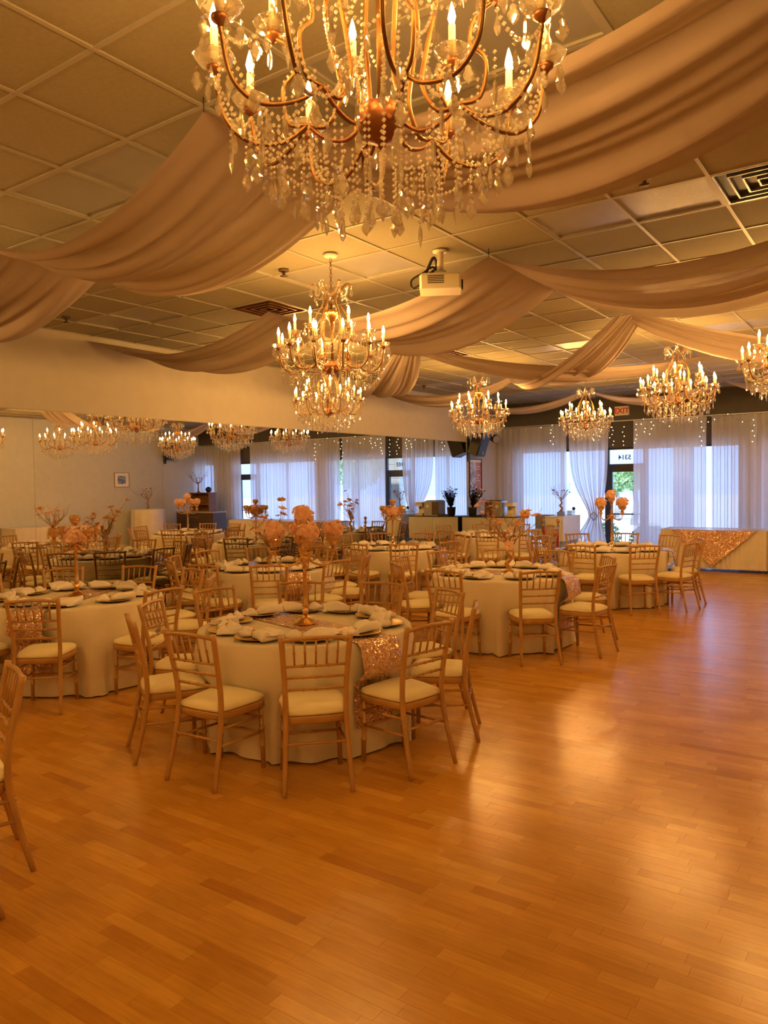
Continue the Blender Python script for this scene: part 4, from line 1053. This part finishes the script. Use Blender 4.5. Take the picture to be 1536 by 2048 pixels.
# ------------------------------------------------------------------ things by the right wall, seen through the mirror
def picture_frame():
    p = thing('framed_picture', 'small framed picture with white mat on the right wall', 'picture', (X1, 14.0, 1.80))
    for a, b in (((-.025, -.26, 0), (-.002, .26, .02)), ((-.025, -.26, .42), (-.002, .26, .44)), ((-.025, -.26, .02), (-.002, -.24, .42)), ((-.025, .24, .02), (-.002, .26, .42))): MB().box(a, b).build('frame_bar', 'wood_frame', p)
    MB().box((-.012, -.24, .02), (-.003, .24, .42)).build('mat', 'paper', p); MB().box((-.0135, -.14, .10), (-.0122, .14, .34)).build('print', 'art_print', p)
picture_frame()
def cocktail():
    x, y = 2.05, 14.45
    t = thing('cocktail_table', 'tall round table under a straight white cloth by the right wall', 'table', (x, y, 0))
    MB().tube([(0, 0, .03), (0, 0, 1.13)], .04, 10).build('pole', 'steel', t); MB().lathe([(0, 0), (.28, 0), (.27, .03), (0, .03)], 20).build('base', 'steel', t); MB().lathe([(0, 1.12), (.46, 1.12), (.46, 1.145), (0, 1.145)], 30).build('tabletop', 'brown_wood', t)
    n = 72; prof = [(.0, 1.15), (.44, 1.15), (.475, 1.145), (.485, 1.10), (.50, .7), (.52, .35), (.535, .02)]; vs = []
    for r, z in prof:
        for k in range(n): a = 2 * PI * k / n; q = r * (1 + .035 * max(0, (1.1 - z)) * math.sin(14 * a)); vs.append((q * math.cos(a), q * math.sin(a), z))
    fs = [(i * n + (k + 1) % n, i * n + k, (i + 1) * n + k, (i + 1) * n + (k + 1) % n) for i in range(len(prof) - 1) for k in range(n)]
    tag(MB().add(vs, fs, True).build('tablecloth', 'skirt_cloth', None, (x, y, 0)), 'white cloth on the tall round table seen in the mirror', 'tablecloth')
    flower_tree((x, y, 1.152), 'bare branch tree with dark buds on the tall round table', 41, .66, ('petal_dark',), 'branch', 'branch', 7, 1., 'dark branch trees')
cocktail()
def dresser():
    d = thing('dresser', 'low dark wood dresser in the far right corner', 'dresser', (.70, 15.75, 0))
    MB().box((0, .02, .06), (1.65, .55, .98)).build('body', 'dark_wood', d); MB().bbox((-.02, -.01, .98), (1.67, .56, 1.02), .006).build('top', 'counter_grey', d)
    for k in range(3):
        q = MB().bbox((.02, 0, .09 + k * .30), (1.63, .02, .37 + k * .30), .004).build('drawer', 'dark_wood', d); MB().tube([(.6, -.012, .24 + k * .30), (1.05, -.012, .24 + k * .30)], .007, 6).build('handle', 'steel', q)
    MB().box((.03, .04, 0), (1.62, .53, .06)).build('plinth', 'black_plastic', d)
    b = thing('bookcase', 'small brown bookcase standing on the dresser', 'bookcase', (.95, 15.85, 1.021))
    for p, q in (((0, 0, 0), (.03, .32, .58)), ((.85, 0, 0), (.88, .32, .58))): MB().box(p, q).build('side', 'brown_wood', b)
    for z in (.0, .20, .55): MB().box((.03, 0, z), (.85, .32, z + .03)).build('shelf', 'brown_wood', b)
    MB().box((.03, .30, .03), (.85, .32, .55)).build('back', 'brown_wood', b)
    flower_tree((1.60, 16.02, 1.602), 'bare branch tree with dark buds on top of the bookcase', 43, .66, ('petal_dark',), 'branch', 'branch', 10, 1., 'dark branch trees')
    l = thing('black_lamp_head', 'small round black lamp lying on the bookcase', 'lamp', (1.12, 16.0, 1.602))
    MB().ball((0, 0, .09), (.10, .09, .085), 12, 8).build('shade', 'black_plastic', l); MB().lathe([(0, 0), (.07, 0), (.06, .02), (0, .02)], 14).build('foot', 'black_plastic', l)
dresser()

# ------------------------------------------------------------------ outside the shop front
def outside():
    struct(MB().box((-60, Y1 + .16, -.25), (60, 90, -.06)).build('ground_outside', 'concrete'))
    def bush(x, y, rx, h, seed, label, name='hedge_bush'):
        rr = random.Random(seed); b = thing(name, label, 'bush', (x, y, -.06)); m = MB()
        for k in range(1500):
            a = rr.random() * 6.28; q = rr.random() ** .4; z = rr.random(); w = math.sqrt(max(.05, 1 - (z * .9) ** 3))
            c = Vector((q * rx * w * math.cos(a), q * rx * .6 * w * math.sin(a), z * h)); n = Vector((rr.uniform(-1, 1), rr.uniform(-1, 1), rr.uniform(-.2, 1))).normalized(); t = n.orthogonal().normalized(); e = n.cross(t); s = rr.uniform(.025, .05)
            m.add([c - t * s, c + e * s * .6, c + t * s, c - e * s * .6], [(0, 1, 2, 3)])
        stuff(m.build('foliage', 'leaf', b)); MB().tube([(0, 0, 0), (0, 0, h * .6)], .03, 6).build('stem', 'bark', b)
    bush(-6.25, 18.5, .5, .78, 1, 'leafy green bush outside the glass door, left'); bush(-5.15, 18.6, .5, .72, 2, 'leafy green bush outside the glass door, right'); bush(-7.4, 18.6, .5, .7, 8, 'leafy green bush outside behind the left curtain')
    def tree(x, y, h, r, seed, label):
        rr = random.Random(seed); t = thing('street_tree', label, 'tree', (x, y, -.06)); MB().tube([(0, 0, 0), (.1, 0, h * .35), (-.05, .1, h * .7)], [.16, .12, .06], 8).build('trunk', 'bark', t); m = MB()
        for k in range(2600):
            n0 = Vector((rr.gauss(0, 1), rr.gauss(0, 1), rr.gauss(0, 1))).normalized() * r * rr.random() ** .4; c = Vector((0, 0, h * .72)) + n0; n = Vector((rr.uniform(-1, 1), rr.uniform(-1, 1), rr.uniform(-1, 1))).normalized(); a = n.orthogonal().normalized(); e = n.cross(a); s = rr.uniform(.06, .14)
            m.add([c - a * s, c + e * s * .6, c + a * s, c - e * s * .6], [(0, 1, 2, 3)])
        stuff(m.build('foliage', 'leaf', t))
    tree(-11.2, 35, 2.5, .55, 3, 'green street tree beyond the glass door, left'); tree(-9.2, 31, 2.6, .45, 4, 'green street tree beyond the glass door, right'); tree(4.5, 28, 4.2, 1.5, 5, 'green street tree outside, far right')
    p = thing('block_pillar', 'grey concrete block pillar outside, seen in the mirror', 'pillar', (-4.3, 18.35, -.06)); me = MB().bbox((-.195, -.195, 0), (.195, .195, .192), .012).mesh('block', 'block_stone')
    for k in range(16): link('block', me, p, (0, 0, k * .2))
    MB().box((-.18, -.18, 0), (.18, .18, 3.2)).build('mortar_core', 'counter_grey', p)
outside()
